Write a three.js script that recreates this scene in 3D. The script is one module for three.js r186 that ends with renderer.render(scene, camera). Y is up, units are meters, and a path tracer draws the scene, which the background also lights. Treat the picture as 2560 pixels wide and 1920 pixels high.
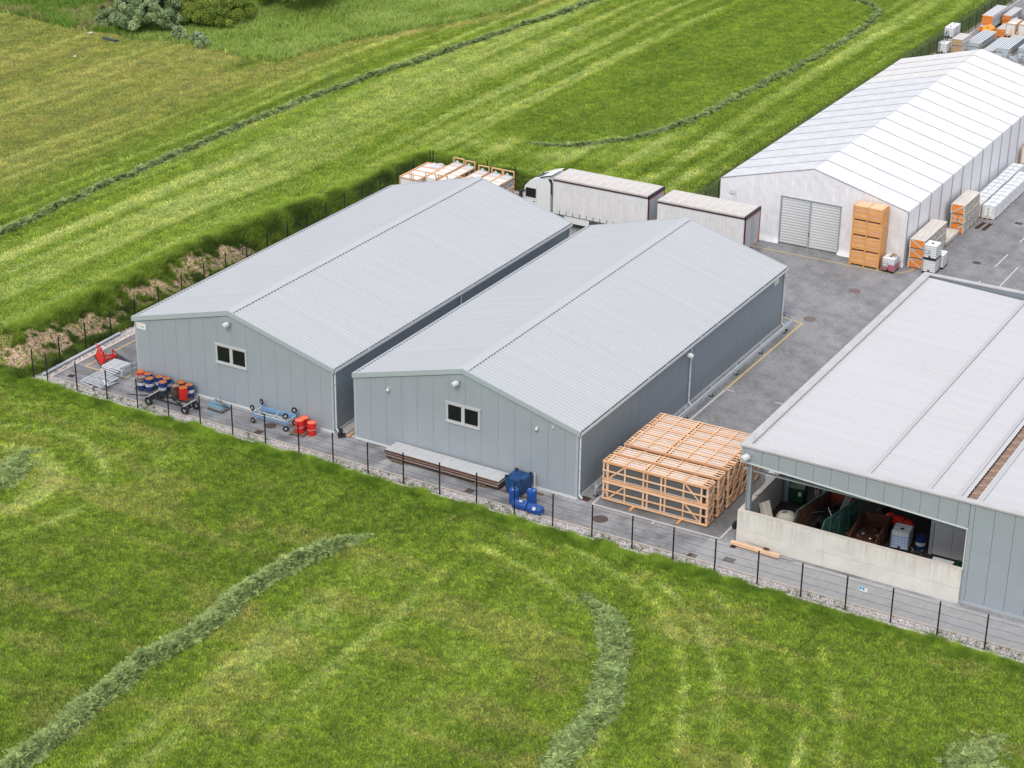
import * as THREE from 'three';
import { mergeGeometries } from 'three/addons/utils/BufferGeometryUtils.js';

// ------------------------------------------------------------------ camera, sky, sun, exposure
const scene = new THREE.Scene();
const camera = new THREE.PerspectiveCamera(22.14, 4 / 3, 1, 6000);
camera.position.set(79.253, 53.622, 89.096);
{
  const yaw = THREE.MathUtils.degToRad(29.764), pitch = THREE.MathUtils.degToRad(-24.726), roll = THREE.MathUtils.degToRad(0.615);
  camera.lookAt(79.253 - Math.sin(yaw) * Math.cos(pitch) * 100, 53.622 + Math.sin(pitch) * 100, 89.096 - Math.cos(yaw) * Math.cos(pitch) * 100);
  camera.rotateZ(roll);
}
const EXPOSURE = 1.26, SKY = 0.93, SUN = 1.3;
{ // bright overcast sky: lighter overhead than at the horizon, a little brighter round the hidden sun
  const w = 256, h = 128, d = new Float32Array(w * h * 4);
  const s = new THREE.Vector3(0.1, 0.74, 0.66).normalize();
  for (let j = 0; j < h; j++) for (let i = 0; i < w; i++) {
    const el = (j + 0.5) / h * Math.PI - Math.PI / 2, az = ((i + 0.5) / w - 0.5) * 2 * Math.PI;
    const y = Math.sin(el), x = Math.cos(el) * Math.cos(az), z = Math.cos(el) * Math.sin(az);
    const up = Math.max(y, 0), c = Math.max(0, x * s.x + y * s.y + z * s.z);
    let L = y < 0 ? 0.32 : (0.62 + 0.5 * up + 0.28 * Math.pow(c, 3));
    const k = (j * w + i) * 4;
    d[k] = L * 0.965; d[k + 1] = L * 0.99; d[k + 2] = L * 1.06; d[k + 3] = 1;
  }
  const t = new THREE.DataTexture(d, w, h, THREE.RGBAFormat, THREE.FloatType);
  t.mapping = THREE.EquirectangularReflectionMapping; t.magFilter = THREE.LinearFilter; t.needsUpdate = true;
  scene.background = t; scene.environment = t; scene.backgroundIntensity = SKY; scene.environmentIntensity = SKY;
}
const sun = new THREE.DirectionalLight(0xfff3e2, SUN);
sun.position.set(10 + 20, 74, 66 - 20); sun.target.position.set(20, 0, -20);
sun.castShadow = true; sun.shadow.radius = 27; sun.shadow.mapSize.set(4096, 4096);
Object.assign(sun.shadow.camera, { left: -110, right: 110, top: 110, bottom: -110, near: 1, far: 400 });
scene.add(sun, sun.target);
const renderer = new THREE.WebGLRenderer({ antialias: true });
renderer.toneMapping = THREE.LinearToneMapping; renderer.toneMappingExposure = EXPOSURE;
renderer.shadowMap.enabled = true;

// ------------------------------------------------------------------ helpers
function rng(seed) { let a = seed >>> 0; return () => { a = (a + 0x6D2B79F5) | 0; let t = Math.imul(a ^ (a >>> 15), 1 | a); t = (t + Math.imul(t ^ (t >>> 7), 61 | t)) ^ t; return ((t ^ (t >>> 14)) >>> 0) / 4294967296; }; }
const clamp = (x, a = 0, b = 1) => Math.min(b, Math.max(a, x));
const lerp = (a, b, t) => a + (b - a) * t;
const smooth = (a, b, x) => { const t = clamp((x - a) / (b - a)); return t * t * (3 - 2 * t); };
function hash(ix, iy, s = 0) { let h = Math.imul(ix | 0, 374761393) ^ Math.imul(iy | 0, 668265263) ^ Math.imul(s + 11, 974634777); h = Math.imul(h ^ (h >>> 13), 1274126177); return ((h ^ (h >>> 16)) >>> 0) / 4294967296; }
function noise(x, y, s = 0, px = 0, py = 0) { // value noise, periodic if px, py given
  const x0 = Math.floor(x), y0 = Math.floor(y); let fx = x - x0, fy = y - y0; fx = fx * fx * (3 - 2 * fx); fy = fy * fy * (3 - 2 * fy);
  const w = (v, p) => p ? ((v % p) + p) % p : v;
  const a = hash(w(x0, px), w(y0, py), s), b = hash(w(x0 + 1, px), w(y0, py), s), c = hash(w(x0, px), w(y0 + 1, py), s), d = hash(w(x0 + 1, px), w(y0 + 1, py), s);
  return lerp(lerp(a, b, fx), lerp(c, d, fx), fy);
}
function fbm(x, y, o = 4, s = 0) { let v = 0, a = 0.5, t = 0; for (let i = 0; i < o; i++) { v += a * noise(x, y, s + i); t += a; x *= 2.03; y *= 2.03; a *= 0.5; } return v / t; }
function tex(w, h, fn, srgb = true) { // fn(u px, v px) -> [r,g,b] 0..1
  const d = new Uint8Array(w * h * 4);
  for (let j = 0; j < h; j++) for (let i = 0; i < w; i++) { const c = fn(i, j), k = (j * w + i) * 4; d[k] = clamp(c[0]) * 255; d[k + 1] = clamp(c[1]) * 255; d[k + 2] = clamp(c[2]) * 255; d[k + 3] = 255; }
  const t = new THREE.DataTexture(d, w, h); t.wrapS = t.wrapT = THREE.RepeatWrapping; t.magFilter = THREE.LinearFilter; t.minFilter = THREE.LinearMipmapLinearFilter; t.generateMipmaps = true;
  if (srgb) t.colorSpace = THREE.SRGBColorSpace; t.needsUpdate = true; return t;
}
function rep(t, su, sv) { const c = t.clone(); c.repeat.set(su, sv); c.needsUpdate = true; return c; }
const lin = (r, g, b) => new THREE.Color().setRGB(r, g, b);
function mat(name, r, g, b, o = {}) { const m = new THREE.MeshStandardMaterial({ color: lin(r, g, b), roughness: 0.7, metalness: 0, side: THREE.DoubleSide, ...o }); m.name = name; return m; }

const V = (x, y, z) => new THREE.Vector3(x, y, z);
function flat(g) { // non-indexed, position + normal + uv only
  if (g.index) g = g.toNonIndexed();
  for (const k of Object.keys(g.attributes)) if (!['position', 'normal', 'uv'].includes(k)) g.deleteAttribute(k);
  return g;
}
function box(w, h, d, x = 0, y = 0, z = 0, rx = 0, ry = 0, rz = 0) { // uv in metres, u along the longer edge of each face
  const g = flat(new THREE.BoxGeometry(w, h, d)), p = g.attributes.position, n = g.attributes.normal, uv = g.attributes.uv, dim = [w, h, d];
  const off = (w * 3.7 + h * 7.1 + d * 1.3 + x * 0.37 + y * 0.71 + z * 0.53);
  for (let i = 0; i < p.count; i++) {
    const a = [p.getX(i), p.getY(i), p.getZ(i)], nn = [Math.abs(n.getX(i)), Math.abs(n.getY(i)), Math.abs(n.getZ(i))];
    const k = nn[0] > 0.5 ? 0 : nn[1] > 0.5 ? 1 : 2; let [u, v] = [0, 1, 2].filter(q => q !== k); if (dim[v] > dim[u]) [u, v] = [v, u];
    uv.setXY(i, a[u] + off, a[v] + off * 1.7);
  }
  if (rx || ry || rz) g.applyMatrix4(new THREE.Matrix4().makeRotationFromEuler(new THREE.Euler(rx, ry, rz)));
  g.translate(x, y, z); return g;
}
const span = (x0, x1, y0, y1, z0, z1) => box(x1 - x0, y1 - y0, Math.abs(z1 - z0), (x0 + x1) / 2, (y0 + y1) / 2, (z0 + z1) / 2);
function beam(a, b, w, h) { // box along a-b, w across, h high
  const d = b.clone().sub(a), L = d.length(), g = box(w, h, L), m = new THREE.Matrix4();
  const zz = d.clone().normalize(), ref = Math.abs(zz.y) > 0.98 ? V(1, 0, 0) : V(0, 1, 0), xx = ref.clone().cross(zz).normalize(), yy = zz.clone().cross(xx);
  m.makeBasis(xx, yy, zz).setPosition(a.clone().add(b).multiplyScalar(0.5)); g.applyMatrix4(m); return g;
}
function rod(a, b, r, seg = 8, r2 = r) {
  const d = b.clone().sub(a), g = flat(new THREE.CylinderGeometry(r2, r, d.length(), seg)), q = new THREE.Quaternion().setFromUnitVectors(V(0, 1, 0), d.clone().normalize());
  g.applyQuaternion(q); const c = a.clone().add(b).multiplyScalar(0.5); g.translate(c.x, c.y, c.z); return g;
}
function prism(pts, depth, z = 0) { // outline in x-y, thick along +z
  const s = new THREE.Shape(pts.map(p => new THREE.Vector2(p[0], p[1]))), g = flat(new THREE.ExtrudeGeometry(s, { depth, bevelEnabled: false, curveSegments: 4 })); g.translate(0, 0, z); return g;
}
function lathe(prof, seg = 24) { const g = flat(new THREE.LatheGeometry(prof.map(p => new THREE.Vector2(p[0], p[1])), seg)); return g; }
function sheet(f, nu, nv) { // surface f(u,v) -> [x,y,z,s,t] on a grid
  const P = [], T = [], I = [];
  for (let j = 0; j <= nv; j++) for (let i = 0; i <= nu; i++) { const q = f(i / nu, j / nv); P.push(q[0], q[1], q[2]); T.push(q[3], q[4]); }
  for (let j = 0; j < nv; j++) for (let i = 0; i < nu; i++) { const a = j * (nu + 1) + i, b = a + 1, c = a + nu + 1, d = c + 1; I.push(a, b, d, a, d, c); }
  const g = new THREE.BufferGeometry(); g.setAttribute('position', new THREE.Float32BufferAttribute(P, 3)); g.setAttribute('uv', new THREE.Float32BufferAttribute(T, 2)); g.setIndex(I); g.computeVertexNormals(); return flat(g);
}
const used = {};
function numbered(n) { const k = used[n] = (used[n] ?? -1) + 1; return k ? n + '_' + String(k).padStart(3, '0') : n; }
function mesh(geos, m) { const g = Array.isArray(geos) ? (geos.length > 1 ? mergeGeometries(geos) : geos[0]) : geos; const o = new THREE.Mesh(g, m); o.castShadow = o.receiveShadow = true; return o; }
function part(parent, name, geos, m, label) { const o = mesh(geos, m); o.name = name; if (label) o.userData.label = label; parent.add(o); return o; }
function thing(name, label, category, pos = [0, 0, 0], turn = 0, group) {
  const o = new THREE.Group(); o.name = numbered(name); o.position.set(...pos); o.rotation.y = turn; o.userData = { label, category }; if (group) o.userData.group = group; scene.add(o); return o;
}
function copy(o, label, pos, turn, group) { const c = o.clone(); c.name = numbered(o.name.replace(/_\d{3}$/, '')); c.userData = { ...o.userData, label }; if (group) c.userData.group = group; if (pos) c.position.set(...pos); if (turn !== undefined) c.rotation.y = turn; scene.add(c); return c; }
function solo(name, label, category, geos, m, group) { const o = mesh(geos, m); o.name = numbered(name); o.userData = { label, category }; if (group) o.userData.group = group; scene.add(o); return o; }
function struct(name, geos, m) { const o = mesh(geos, m); o.name = numbered(name); o.userData.kind = 'structure'; scene.add(o); return o; }

// ------------------------------------------------------------------ textures
const TX = {};
TX.grain = tex(512, 256, (i, j) => { const u = i / 512, v = j / 256; const g = noise(u * 6, v * 60, 3, 6, 60) * 0.5 + noise(u * 24, v * 128, 4, 24, 128) * 0.3 + noise(u * 3, v * 10, 5, 3, 10) * 0.4; const k = 0.74 + 0.26 * g; return [k, k * (0.97 + 0.03 * g), k * (0.92 + 0.06 * g)]; });
TX.dirt = tex(512, 512, (i, j) => { const u = i / 512, v = j / 512; const a = noise(u * 8, v * 8, 21, 8, 8) * 0.5 + noise(u * 32, v * 32, 22, 32, 32) * 0.3 + noise(u * 128, v * 128, 23, 128, 128) * 0.2; const k = 0.88 + 0.12 * a; return [k, k, k]; });
TX.streak = tex(512, 512, (i, j) => { const u = i / 512, v = j / 512; const a = noise(u * 90, v * 3, 31, 90, 3) * 0.5 + noise(u * 30, v * 2, 32, 30, 2) * 0.3 + noise(u * 10, v * 10, 33, 10, 10) * 0.4; const k = 0.87 + 0.11 * a; return [k, k, k * 1.005]; });
TX.asphalt = tex(1024, 1024, (i, j) => { const u = i / 1024, v = j / 1024; let a = noise(u * 512, v * 512, 41, 512, 512) * 0.45 + noise(u * 160, v * 160, 42, 160, 160) * 0.3 + noise(u * 40, v * 40, 43, 40, 40) * 0.3 + noise(u * 9, v * 9, 44, 9, 9) * 0.35; const k = 0.62 + 0.38 * a; return [k, k, k * 1.01]; });
TX.turf = tex(1024, 1024, (i, j) => { const u = i / 1024, v = j / 1024; const f = noise(u * 400, v * 400, 51, 400, 400), m = noise(u * 110, v * 110, 52, 110, 110), l = noise(u * 24, v * 24, 53, 24, 24); const k = 0.3 + 0.3 * f + 0.42 * m + 0.18 * l, y = noise(u * 60, v * 60, 54, 60, 60); return [k * (0.9 + 0.2 * y), k, k * (0.8 + 0.3 * y)]; });
TX.rust = tex(256, 256, (i, j) => { const u = i / 256, v = j / 256; const a = noise(u * 9, v * 9, 61, 9, 9) * 0.6 + noise(u * 40, v * 40, 62, 40, 40) * 0.4; const k = 0.5 + 0.5 * a; return [k, k * (0.85 + 0.15 * a), k * 0.9]; });
TX.concrete = tex(1024, 256, (i, j) => { // board-marked wall with run-off streaks from its top and pour lines
  const u = i / 1024 * 12.7, v = j / 256; let k = 0.86 + 0.1 * fbm(u * 1.2, v * 3, 4, 71) - 0.1 * Math.pow(noise(u * 9, v * 0.7, 72), 3) * smooth(0.2, 1, v) - 0.06 * noise(u * 40, v * 60, 73);
  const bl = Math.abs(((u / 2.55) % 1) - 0.5) > 0.494 ? 0.06 : 0; k -= bl; if (Math.abs(v - 0.46) < 0.008 && noise(u * 0.6, 3, 74) > 0.5) k -= 0.1;
  const r = smooth(0.66, 0.9, noise(u * 5.5, v * 0.35, 75)) * smooth(0.45, 1, v) * 0.12; return [k, k - r * 0.45, k - r * 0.8 - 0.015];
});
TX.sheet = tex(256, 1024, (i, j) => { const u = i / 256, v = j / 1024; const a = noise(u * 3, v * 46, 27, 3, 46) * 0.5 + noise(u * 2, v * 150, 28, 2, 150) * 0.3 + noise(u * 2, v * 6, 29, 2, 6) * 0.3; const k = 0.955 + 0.04 * a; return [k, k, k]; });
TX.soft = tex(512, 512, (i, j) => { const u = i / 512, v = j / 512; const a = noise(u * 12, v * 5, 24, 12, 5) * 0.5 + noise(u * 60, v * 24, 25, 60, 24) * 0.3 + noise(u * 200, v * 200, 26, 200, 200) * 0.2; const k = 0.95 + 0.05 * a; return [k, k, k]; });
const cv = (w, h, draw) => { const c = document.createElement('canvas'); c.width = w; c.height = h; draw(c.getContext('2d'), w, h); const t = new THREE.CanvasTexture(c); t.colorSpace = THREE.SRGBColorSpace; return t; };

// ------------------------------------------------------------------ materials
const wood = { map: rep(TX.grain, 0.55, 2.2), roughness: 0.85 };
const M = {
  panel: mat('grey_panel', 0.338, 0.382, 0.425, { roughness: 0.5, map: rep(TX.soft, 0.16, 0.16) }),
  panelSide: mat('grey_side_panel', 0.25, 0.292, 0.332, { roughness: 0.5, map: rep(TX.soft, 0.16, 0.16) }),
  joint: mat('panel_joint', 0.2, 0.235, 0.25),
  trim: mat('grey_trim', 0.38, 0.435, 0.465, { roughness: 0.45 }),
  roof: mat('silver_roof', 0.428, 0.448, 0.478, { roughness: 0.5, map: rep(TX.sheet, 1 / 8.2, 1 / 15.2) }),
  ridge: mat('ridge_flashing', 0.43, 0.45, 0.482, { roughness: 0.5 }),
  roofPale: mat('pale_roof', 0.505, 0.505, 0.53, { roughness: 0.6, map: rep(TX.sheet, 1 / 13, 1 / 15.2) }),
  cap: mat('pale_cap', 0.52, 0.52, 0.53, { roughness: 0.55, map: rep(TX.dirt, 0.3, 0.3) }),
  white: mat('white_metal', 0.62, 0.645, 0.665, { roughness: 0.45 }),
  zinc: mat('zinc', 0.42, 0.46, 0.49, { roughness: 0.4, metalness: 0.35 }),
  galv: mat('galvanised_steel', 0.56, 0.62, 0.68, { roughness: 0.42, metalness: 0.2, map: rep(TX.dirt, 0.8, 0.8) }),
  dark: mat('dark_gap', 0.025, 0.026, 0.03),
  glass: mat('dark_glass', 0.012, 0.014, 0.017, { roughness: 0.12 }),
  black: mat('black_paint', 0.022, 0.024, 0.028, { roughness: 0.5 }),
  post: mat('anthracite_post', 0.008, 0.01, 0.013, { roughness: 0.8 }),
  tyre: mat('rubber', 0.02, 0.02, 0.022, { roughness: 0.9 }),
  tent: mat('white_membrane', 0.79, 0.8, 0.83, { roughness: 0.55, map: rep(TX.dirt, 0.2, 0.2) }),
  tentOld: mat('greyed_membrane', 0.71, 0.7, 0.69, { roughness: 0.6, map: rep(TX.streak, 0.2, 0.2) }),
  tentWall: mat('soiled_membrane', 0.88, 0.885, 0.92, { roughness: 0.6, map: rep(TX.streak, 0.3, 0.3) }),
  seam: mat('membrane_seam', 0.3, 0.29, 0.33, { roughness: 0.6 }),
  pine: mat('pale_pine', 0.91, 0.57, 0.35, wood),
  pine2: mat('yellow_pine', 0.96, 0.65, 0.45, wood),
  pine3: mat('reddish_pine', 0.84, 0.47, 0.28, wood),
  larch: mat('orange_timber', 0.86, 0.44, 0.17, wood),
  larch2: mat('bright_orange_timber', 0.93, 0.52, 0.25, wood),
  oldWood: mat('weathered_wood', 0.24, 0.19, 0.14, wood),
  greyWood: mat('grey_board', 0.74, 0.71, 0.69, { map: rep(TX.grain, 0.3, 1), roughness: 0.8 }),
  orange: mat('orange_paint', 0.8, 0.24, 0.03, { roughness: 0.6 }),
  orangePale: mat('faded_orange', 0.75, 0.32, 0.14, { roughness: 0.7 }),
  red: mat('red_paint', 0.62, 0.02, 0.015, { roughness: 0.38 }),
  lidOrange: mat('orange_lid', 0.8, 0.3, 0.07, { roughness: 0.5, map: rep(TX.rust, 1.5, 1.5) }),
  lidRed: mat('pale_red_lid', 0.78, 0.2, 0.1, { roughness: 0.45 }),
  lidPink: mat('pinkish_lid', 0.5, 0.36, 0.31, { roughness: 0.6, map: rep(TX.rust, 1.5, 1.5) }),
  navy: mat('navy_paint', 0.012, 0.035, 0.16, { roughness: 0.4 }),
  band: mat('white_band', 0.62, 0.63, 0.66, { roughness: 0.45 }),
  brownDrum: mat('brown_drum', 0.12, 0.1, 0.075, { roughness: 0.7, map: rep(TX.rust, 1, 1) }),
  greyDrum: mat('faded_drum', 0.3, 0.31, 0.34, { roughness: 0.6, map: rep(TX.rust, 2, 2) }),
  blue: mat('blue_plastic', 0.012, 0.085, 0.37, { roughness: 0.4 }),
  tarp: mat('blue_tarpaulin', 0.012, 0.115, 0.38, { roughness: 0.55, map: rep(TX.rust, 1.2, 1.2) }),
  sky: mat('light_blue_steel', 0.17, 0.36, 0.62, { roughness: 0.5 }),
  steelBlue: mat('blue_grey_steel', 0.2, 0.36, 0.5, { roughness: 0.5 }),
  plate: mat('sheet_face', 0.55, 0.56, 0.57, { roughness: 0.6, map: rep(TX.streak, 0.12, 0.5) }),
  rustEdge: mat('rusty_edge', 0.32, 0.13, 0.06, { roughness: 0.9, map: rep(TX.rust, 1, 1) }),
  rust: mat('rusted_iron', 0.13, 0.06, 0.035, { roughness: 0.95, map: rep(TX.rust, 0.8, 0.8) }),
  ibcBottle: mat('white_plastic_tank', 0.84, 0.85, 0.87, { roughness: 0.45 }),
  ibcPink: mat('pink_filled_tank', 0.55, 0.08, 0.14, { roughness: 0.45 }),
  ibcBlue: mat('blue_filled_tank', 0.48, 0.64, 0.9, { roughness: 0.45 }),
  ibcCage: mat('steel_cage', 0.42, 0.44, 0.48, { roughness: 0.5, metalness: 0.3 }),
  wrap: mat('white_wrap', 0.8, 0.82, 0.86, { roughness: 0.35, map: rep(TX.dirt, 0.7, 0.7) }),
  film: Object.assign(new THREE.MeshPhysicalMaterial({ color: lin(0.75, 0.77, 0.8), roughness: 0.25, transmission: 0.5, thickness: 0, side: THREE.DoubleSide }), { name: 'clear_film' }),
  fin: mat('dark_fin', 0.075, 0.08, 0.084, { roughness: 0.55 }),
  card: mat('cardboard', 0.5, 0.34, 0.2, { roughness: 0.85, map: rep(TX.dirt, 2, 2) }),
  cardTop: mat('grey_cardboard', 0.62, 0.59, 0.58, { roughness: 0.8, map: rep(TX.dirt, 2, 2) }),
  concrete: mat('grey_concrete', 0.47, 0.46, 0.445, { roughness: 0.9, map: rep(TX.dirt, 0.7, 0.7) }),
  concreteWall: mat('stained_concrete', 0.85, 0.845, 0.83, { roughness: 0.9, map: TX.concrete }),
  kerb: mat('kerb_stone', 0.68, 0.6, 0.53, { roughness: 0.9, map: rep(TX.dirt, 2, 2) }),
  yellow: mat('yellow_line', 0.64, 0.48, 0.2, { roughness: 0.8, map: rep(TX.dirt, 1, 1) }),
  line: mat('white_line', 0.6, 0.6, 0.6, { roughness: 0.8, map: rep(TX.dirt, 3, 3) }),
  iron: mat('iron_cover', 0.1, 0.075, 0.07, { roughness: 0.8 }),
  redIron: mat('red_iron_cover', 0.17, 0.115, 0.11, { roughness: 0.8 }),
  teal: mat('teal_paint', 0.07, 0.26, 0.23, { roughness: 0.6, map: rep(TX.rust, 0.5, 0.5) }),
  binGreen: mat('green_bin', 0.008, 0.045, 0.014, { roughness: 0.5 }),
  scrap: mat('dark_scrap', 0.02, 0.022, 0.028, { roughness: 0.4, metalness: 0.3 }),
  shiny: mat('bright_scrap', 0.55, 0.57, 0.6, { roughness: 0.25, metalness: 0.8 }),
  stone: mat('gravel_stone', 0.5, 0.47, 0.46, { roughness: 0.9 }),
  truckWhite: mat('truck_white', 0.74, 0.75, 0.76, { roughness: 0.3 }),
  curtain: mat('soiled_curtain', 0.82, 0.815, 0.82, { roughness: 0.6, map: rep(TX.streak, 0.3, 0.3) }),
  truckRoof: mat('soiled_truck_roof', 0.62, 0.585, 0.56, { roughness: 0.75, map: rep(TX.dirt, 0.5, 0.5) }),
  truckDoor: mat('grey_truck_door', 0.42, 0.45, 0.47, { roughness: 0.5 }),
  maroon: mat('dark_rail', 0.05, 0.025, 0.03, { roughness: 0.6 }),
  reflector: mat('red_reflector', 0.65, 0.06, 0.08, { roughness: 0.4 }),
};

// ------------------------------------------------------------------ terrain
const rectDist = (x, z, x0, z0, z1) => Math.hypot(Math.max(x0 - x, 0), Math.max(z0 - z, 0, z - z1));
const yardDist = (x, z) => Math.min(rectDist(x, z, -5.95, -45.6, 3.7), rectDist(x, z, 18.0, -400, 3.7));
const upperH = (x, z) => x < -6 ? lerp(lerp(2.0, 0.95, smooth(-16, -42, z)), 2.0, smooth(-9, -20, x)) : x < 8 ? lerp(0.95, 0.55, (x + 6) / 14) : lerp(0.55, 0.1, clamp((x - 8) / 10));
const bankQ = (x, z) => Math.min(yardDist(x, z), 4.3 - z);
function groundH(x, z) {
  const d = yardDist(x, z);
  if (z > 4.3 || d <= 0) return d <= 0 ? -0.06 : lerp(-0.06, 0.03, smooth(0, 0.35, d)) + 0.12 * (fbm(x * 0.12, z * 0.12, 3, 5) - 0.5) * smooth(4.3, 9, z);
  const H = upperH(x, z), w = 0.9 + 1.15 * H;
  let h = lerp(-0.06, 0.03, smooth(0, 0.3, d)) + H * smooth(0.15, w, bankQ(x, z) + 0.35 * (noise(x * 0.5, z * 0.35, 8) - 0.5) * Math.min(1, d));
  if (z < -62 && x < -36) h += 1.2 * smooth(-63, -80, z) * smooth(-36, -46, x);
  return h + 0.14 * (fbm(x * 0.1, z * 0.1, 3, 6) - 0.5) * smooth(2, 8, d);
}
// green of the mown field: [r,g,b] of what grows there
const GREEN = [[0.118, 0.2, 0.01], [0.24, 0.348, 0.032], [0.47, 0.555, 0.16]];
const mixc = (a, b, t) => [lerp(a[0], b[0], t), lerp(a[1], b[1], t), lerp(a[2], b[2], t)];
function fieldColor(x, z) {
  let t, tan = 0; const wob = 1.6 * (noise(z * 0.05, x * 0.02, 90) - 0.5);
  if (z > 4.2) { // near field
    const s = fbm((x + wob) * 0.75, z * 0.045, 3, 91), l = fbm(x * 0.13, z * 0.13, 3, 92);
    t = 0.28 + 0.4 * (s - 0.5) + 0.3 * (l - 0.5) + 0.34 * (fbm(x * 0.8, z * 0.8, 3, 95) - 0.5) + 0.3 * (fbm(x * 2.6, z * 2.6, 2, 76) - 0.5);
    const r = Math.hypot(x - 29.5, z - 23.5), th = Math.atan2(z - 23.5, x - 29.5), side = smooth(28, 32, x) * smooth(13.2, 15, r), in1 = 1 - side;
    t += in1 * 0.3 * smooth(0.55, 0.75, noise((x + wob) * 1.15, z * 0.05, 98)) * (0.3 + noise(x * 0.3, z * 0.25, 79)) * (0.45 + 0.55 * smooth(19, 24, x));
    let arc = 0; for (let k = 0; k < 7; k++) arc = Math.max(arc, Math.exp(-Math.pow((r - 15.9 - 1.72 * k - 0.9 * (noise(th * 2.2, k * 7, 93) - 0.5)) / 0.34, 2)) * smooth(0.15, 0.5, noise(th * 2.6, k * 3, 74))); t += side * (0.42 * arc * (0.5 + noise(x * 1.2, z * 1.2, 75)) + 0.02);
    t += smooth(24, 27, x) * smooth(40, 36, x) * smooth(8, 14, z) * 0.12 * smooth(15, 13.5, r);
    const r2 = Math.hypot(x - 1.5, z - 16), k2 = smooth(14, 10, x) * smooth(16, 12, r2); t += k2 * 0.42 * smooth(0.48, 0.76, noise(r2 * 0.95, 2, 94));
    tan = 0.28 * smooth(0.66, 0.84, fbm(x * 0.5, z * 0.5, 3, 96)) + 0.25 * smooth(0.6, 0.8, noise(x * 0.18, z * 0.9, 97));
    t -= 0.12 * smooth(6.6, 5, z);
  } else {
    const s = fbm((x + wob) * 0.85, z * 0.018, 3, 81), f = fbm((x + wob) * 2.4, z * 0.04, 2, 82);
    t = 0.33 + 0.75 * (s - 0.5) + 0.5 * (f - 0.5) + 0.36 * smooth(0.5, 0.74, noise((x + wob) * 1.3, z * 0.014, 78)) * (0.6 + 0.8 * noise(x * 0.2, z * 0.04, 77)) + 0.18 * (fbm(x * 0.3, z * 0.3, 3, 83) - 0.5) + 0.16 * (fbm(x * 1.1, z * 0.8, 2, 88) - 0.5);
    const xl = -6.8 + 0.7 * (noise(z * 0.08, 1, 84) - 0.5), xr = 8 - 9 * smooth(-68, -53, z), core = smooth(xl - 0.6, xl + 0.6, x) * smooth(xr + 0.5, xr - 0.5, x) * smooth(-53.5, -57, z);
    t = lerp(t, 0.27 + 0.42 * (fbm(x * 0.35, z * 0.2, 3, 85) - 0.5) + 0.3 * (f - 0.5), core * 0.85);
    t += 0.12 * smooth(-23.5, -20, x) * smooth(-6, -9, x);
    if (x > -6.8) { const r = Math.hypot((x + 4) * 1.0, z + 68); if (z > -68) t += (1 - core) * 0.5 * (noise(r * 0.7, 2, 89) - 0.5); }
    t += (1 - core) * smooth(7, 9, x) * 0.3 * (noise(x * 0.9, z * 0.02, 86) - 0.42);
    tan = 0.62 * smooth(-24.5, -34, x) * (0.35 + 0.65 * fbm(x * 0.2, z * 0.12, 3, 87)) * smooth(-112, -60, z); tan = Math.max(tan, 0.55 * Math.exp(-Math.pow((x + 33 + smooth(-64, -95, z) * -9 - 1.1) / 1.0, 2)) * smooth(-60, -63, z) * (0.4 + noise(x, z * 0.4, 70))); { const g = Math.exp(-Math.pow((x + 35.2) / 0.9, 2) - Math.pow((z + 58.6) / 2.2, 2)); t -= 0.6 * g; tan *= 1 - g; }
  }
  t = clamp(t, 0.02, 1);
  const c = t < 0.5 ? mixc(GREEN[0], GREEN[1], t * 2) : mixc(GREEN[1], GREEN[2], t * 2 - 1);
  return tan > 0 ? mixc(c, [0.46, 0.4, 0.15], clamp(tan)) : c;
}
const isScrub = (x, z) => z < -61 + 1.2 * (noise(x * 0.3, 2, 99) - 0.5) && x < -33 - smooth(-64, -95, z) * -9 && x < -24.5;
const soilAt = (x, z) => { const q = bankQ(x, z); return x < -6 && z < 3.5 && z > -22 && q > 0.5 && q < 2.6 ? smooth(0.565, 0.595, fbm(x * 0.6, z * 0.25, 2, 120) + 1.1 * (fbm(x * 2.2 + z * 0.6, z * 1.5, 3, 121) - 0.5) - 0.0 + 0.1 * smooth(2.6, 1.5, q) * smooth(-22, -12, z) - 0.2 * smooth(1.7, 2.6, q) - 0.25 * smooth(1.0, 0.5, q)) : 0; };
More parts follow.
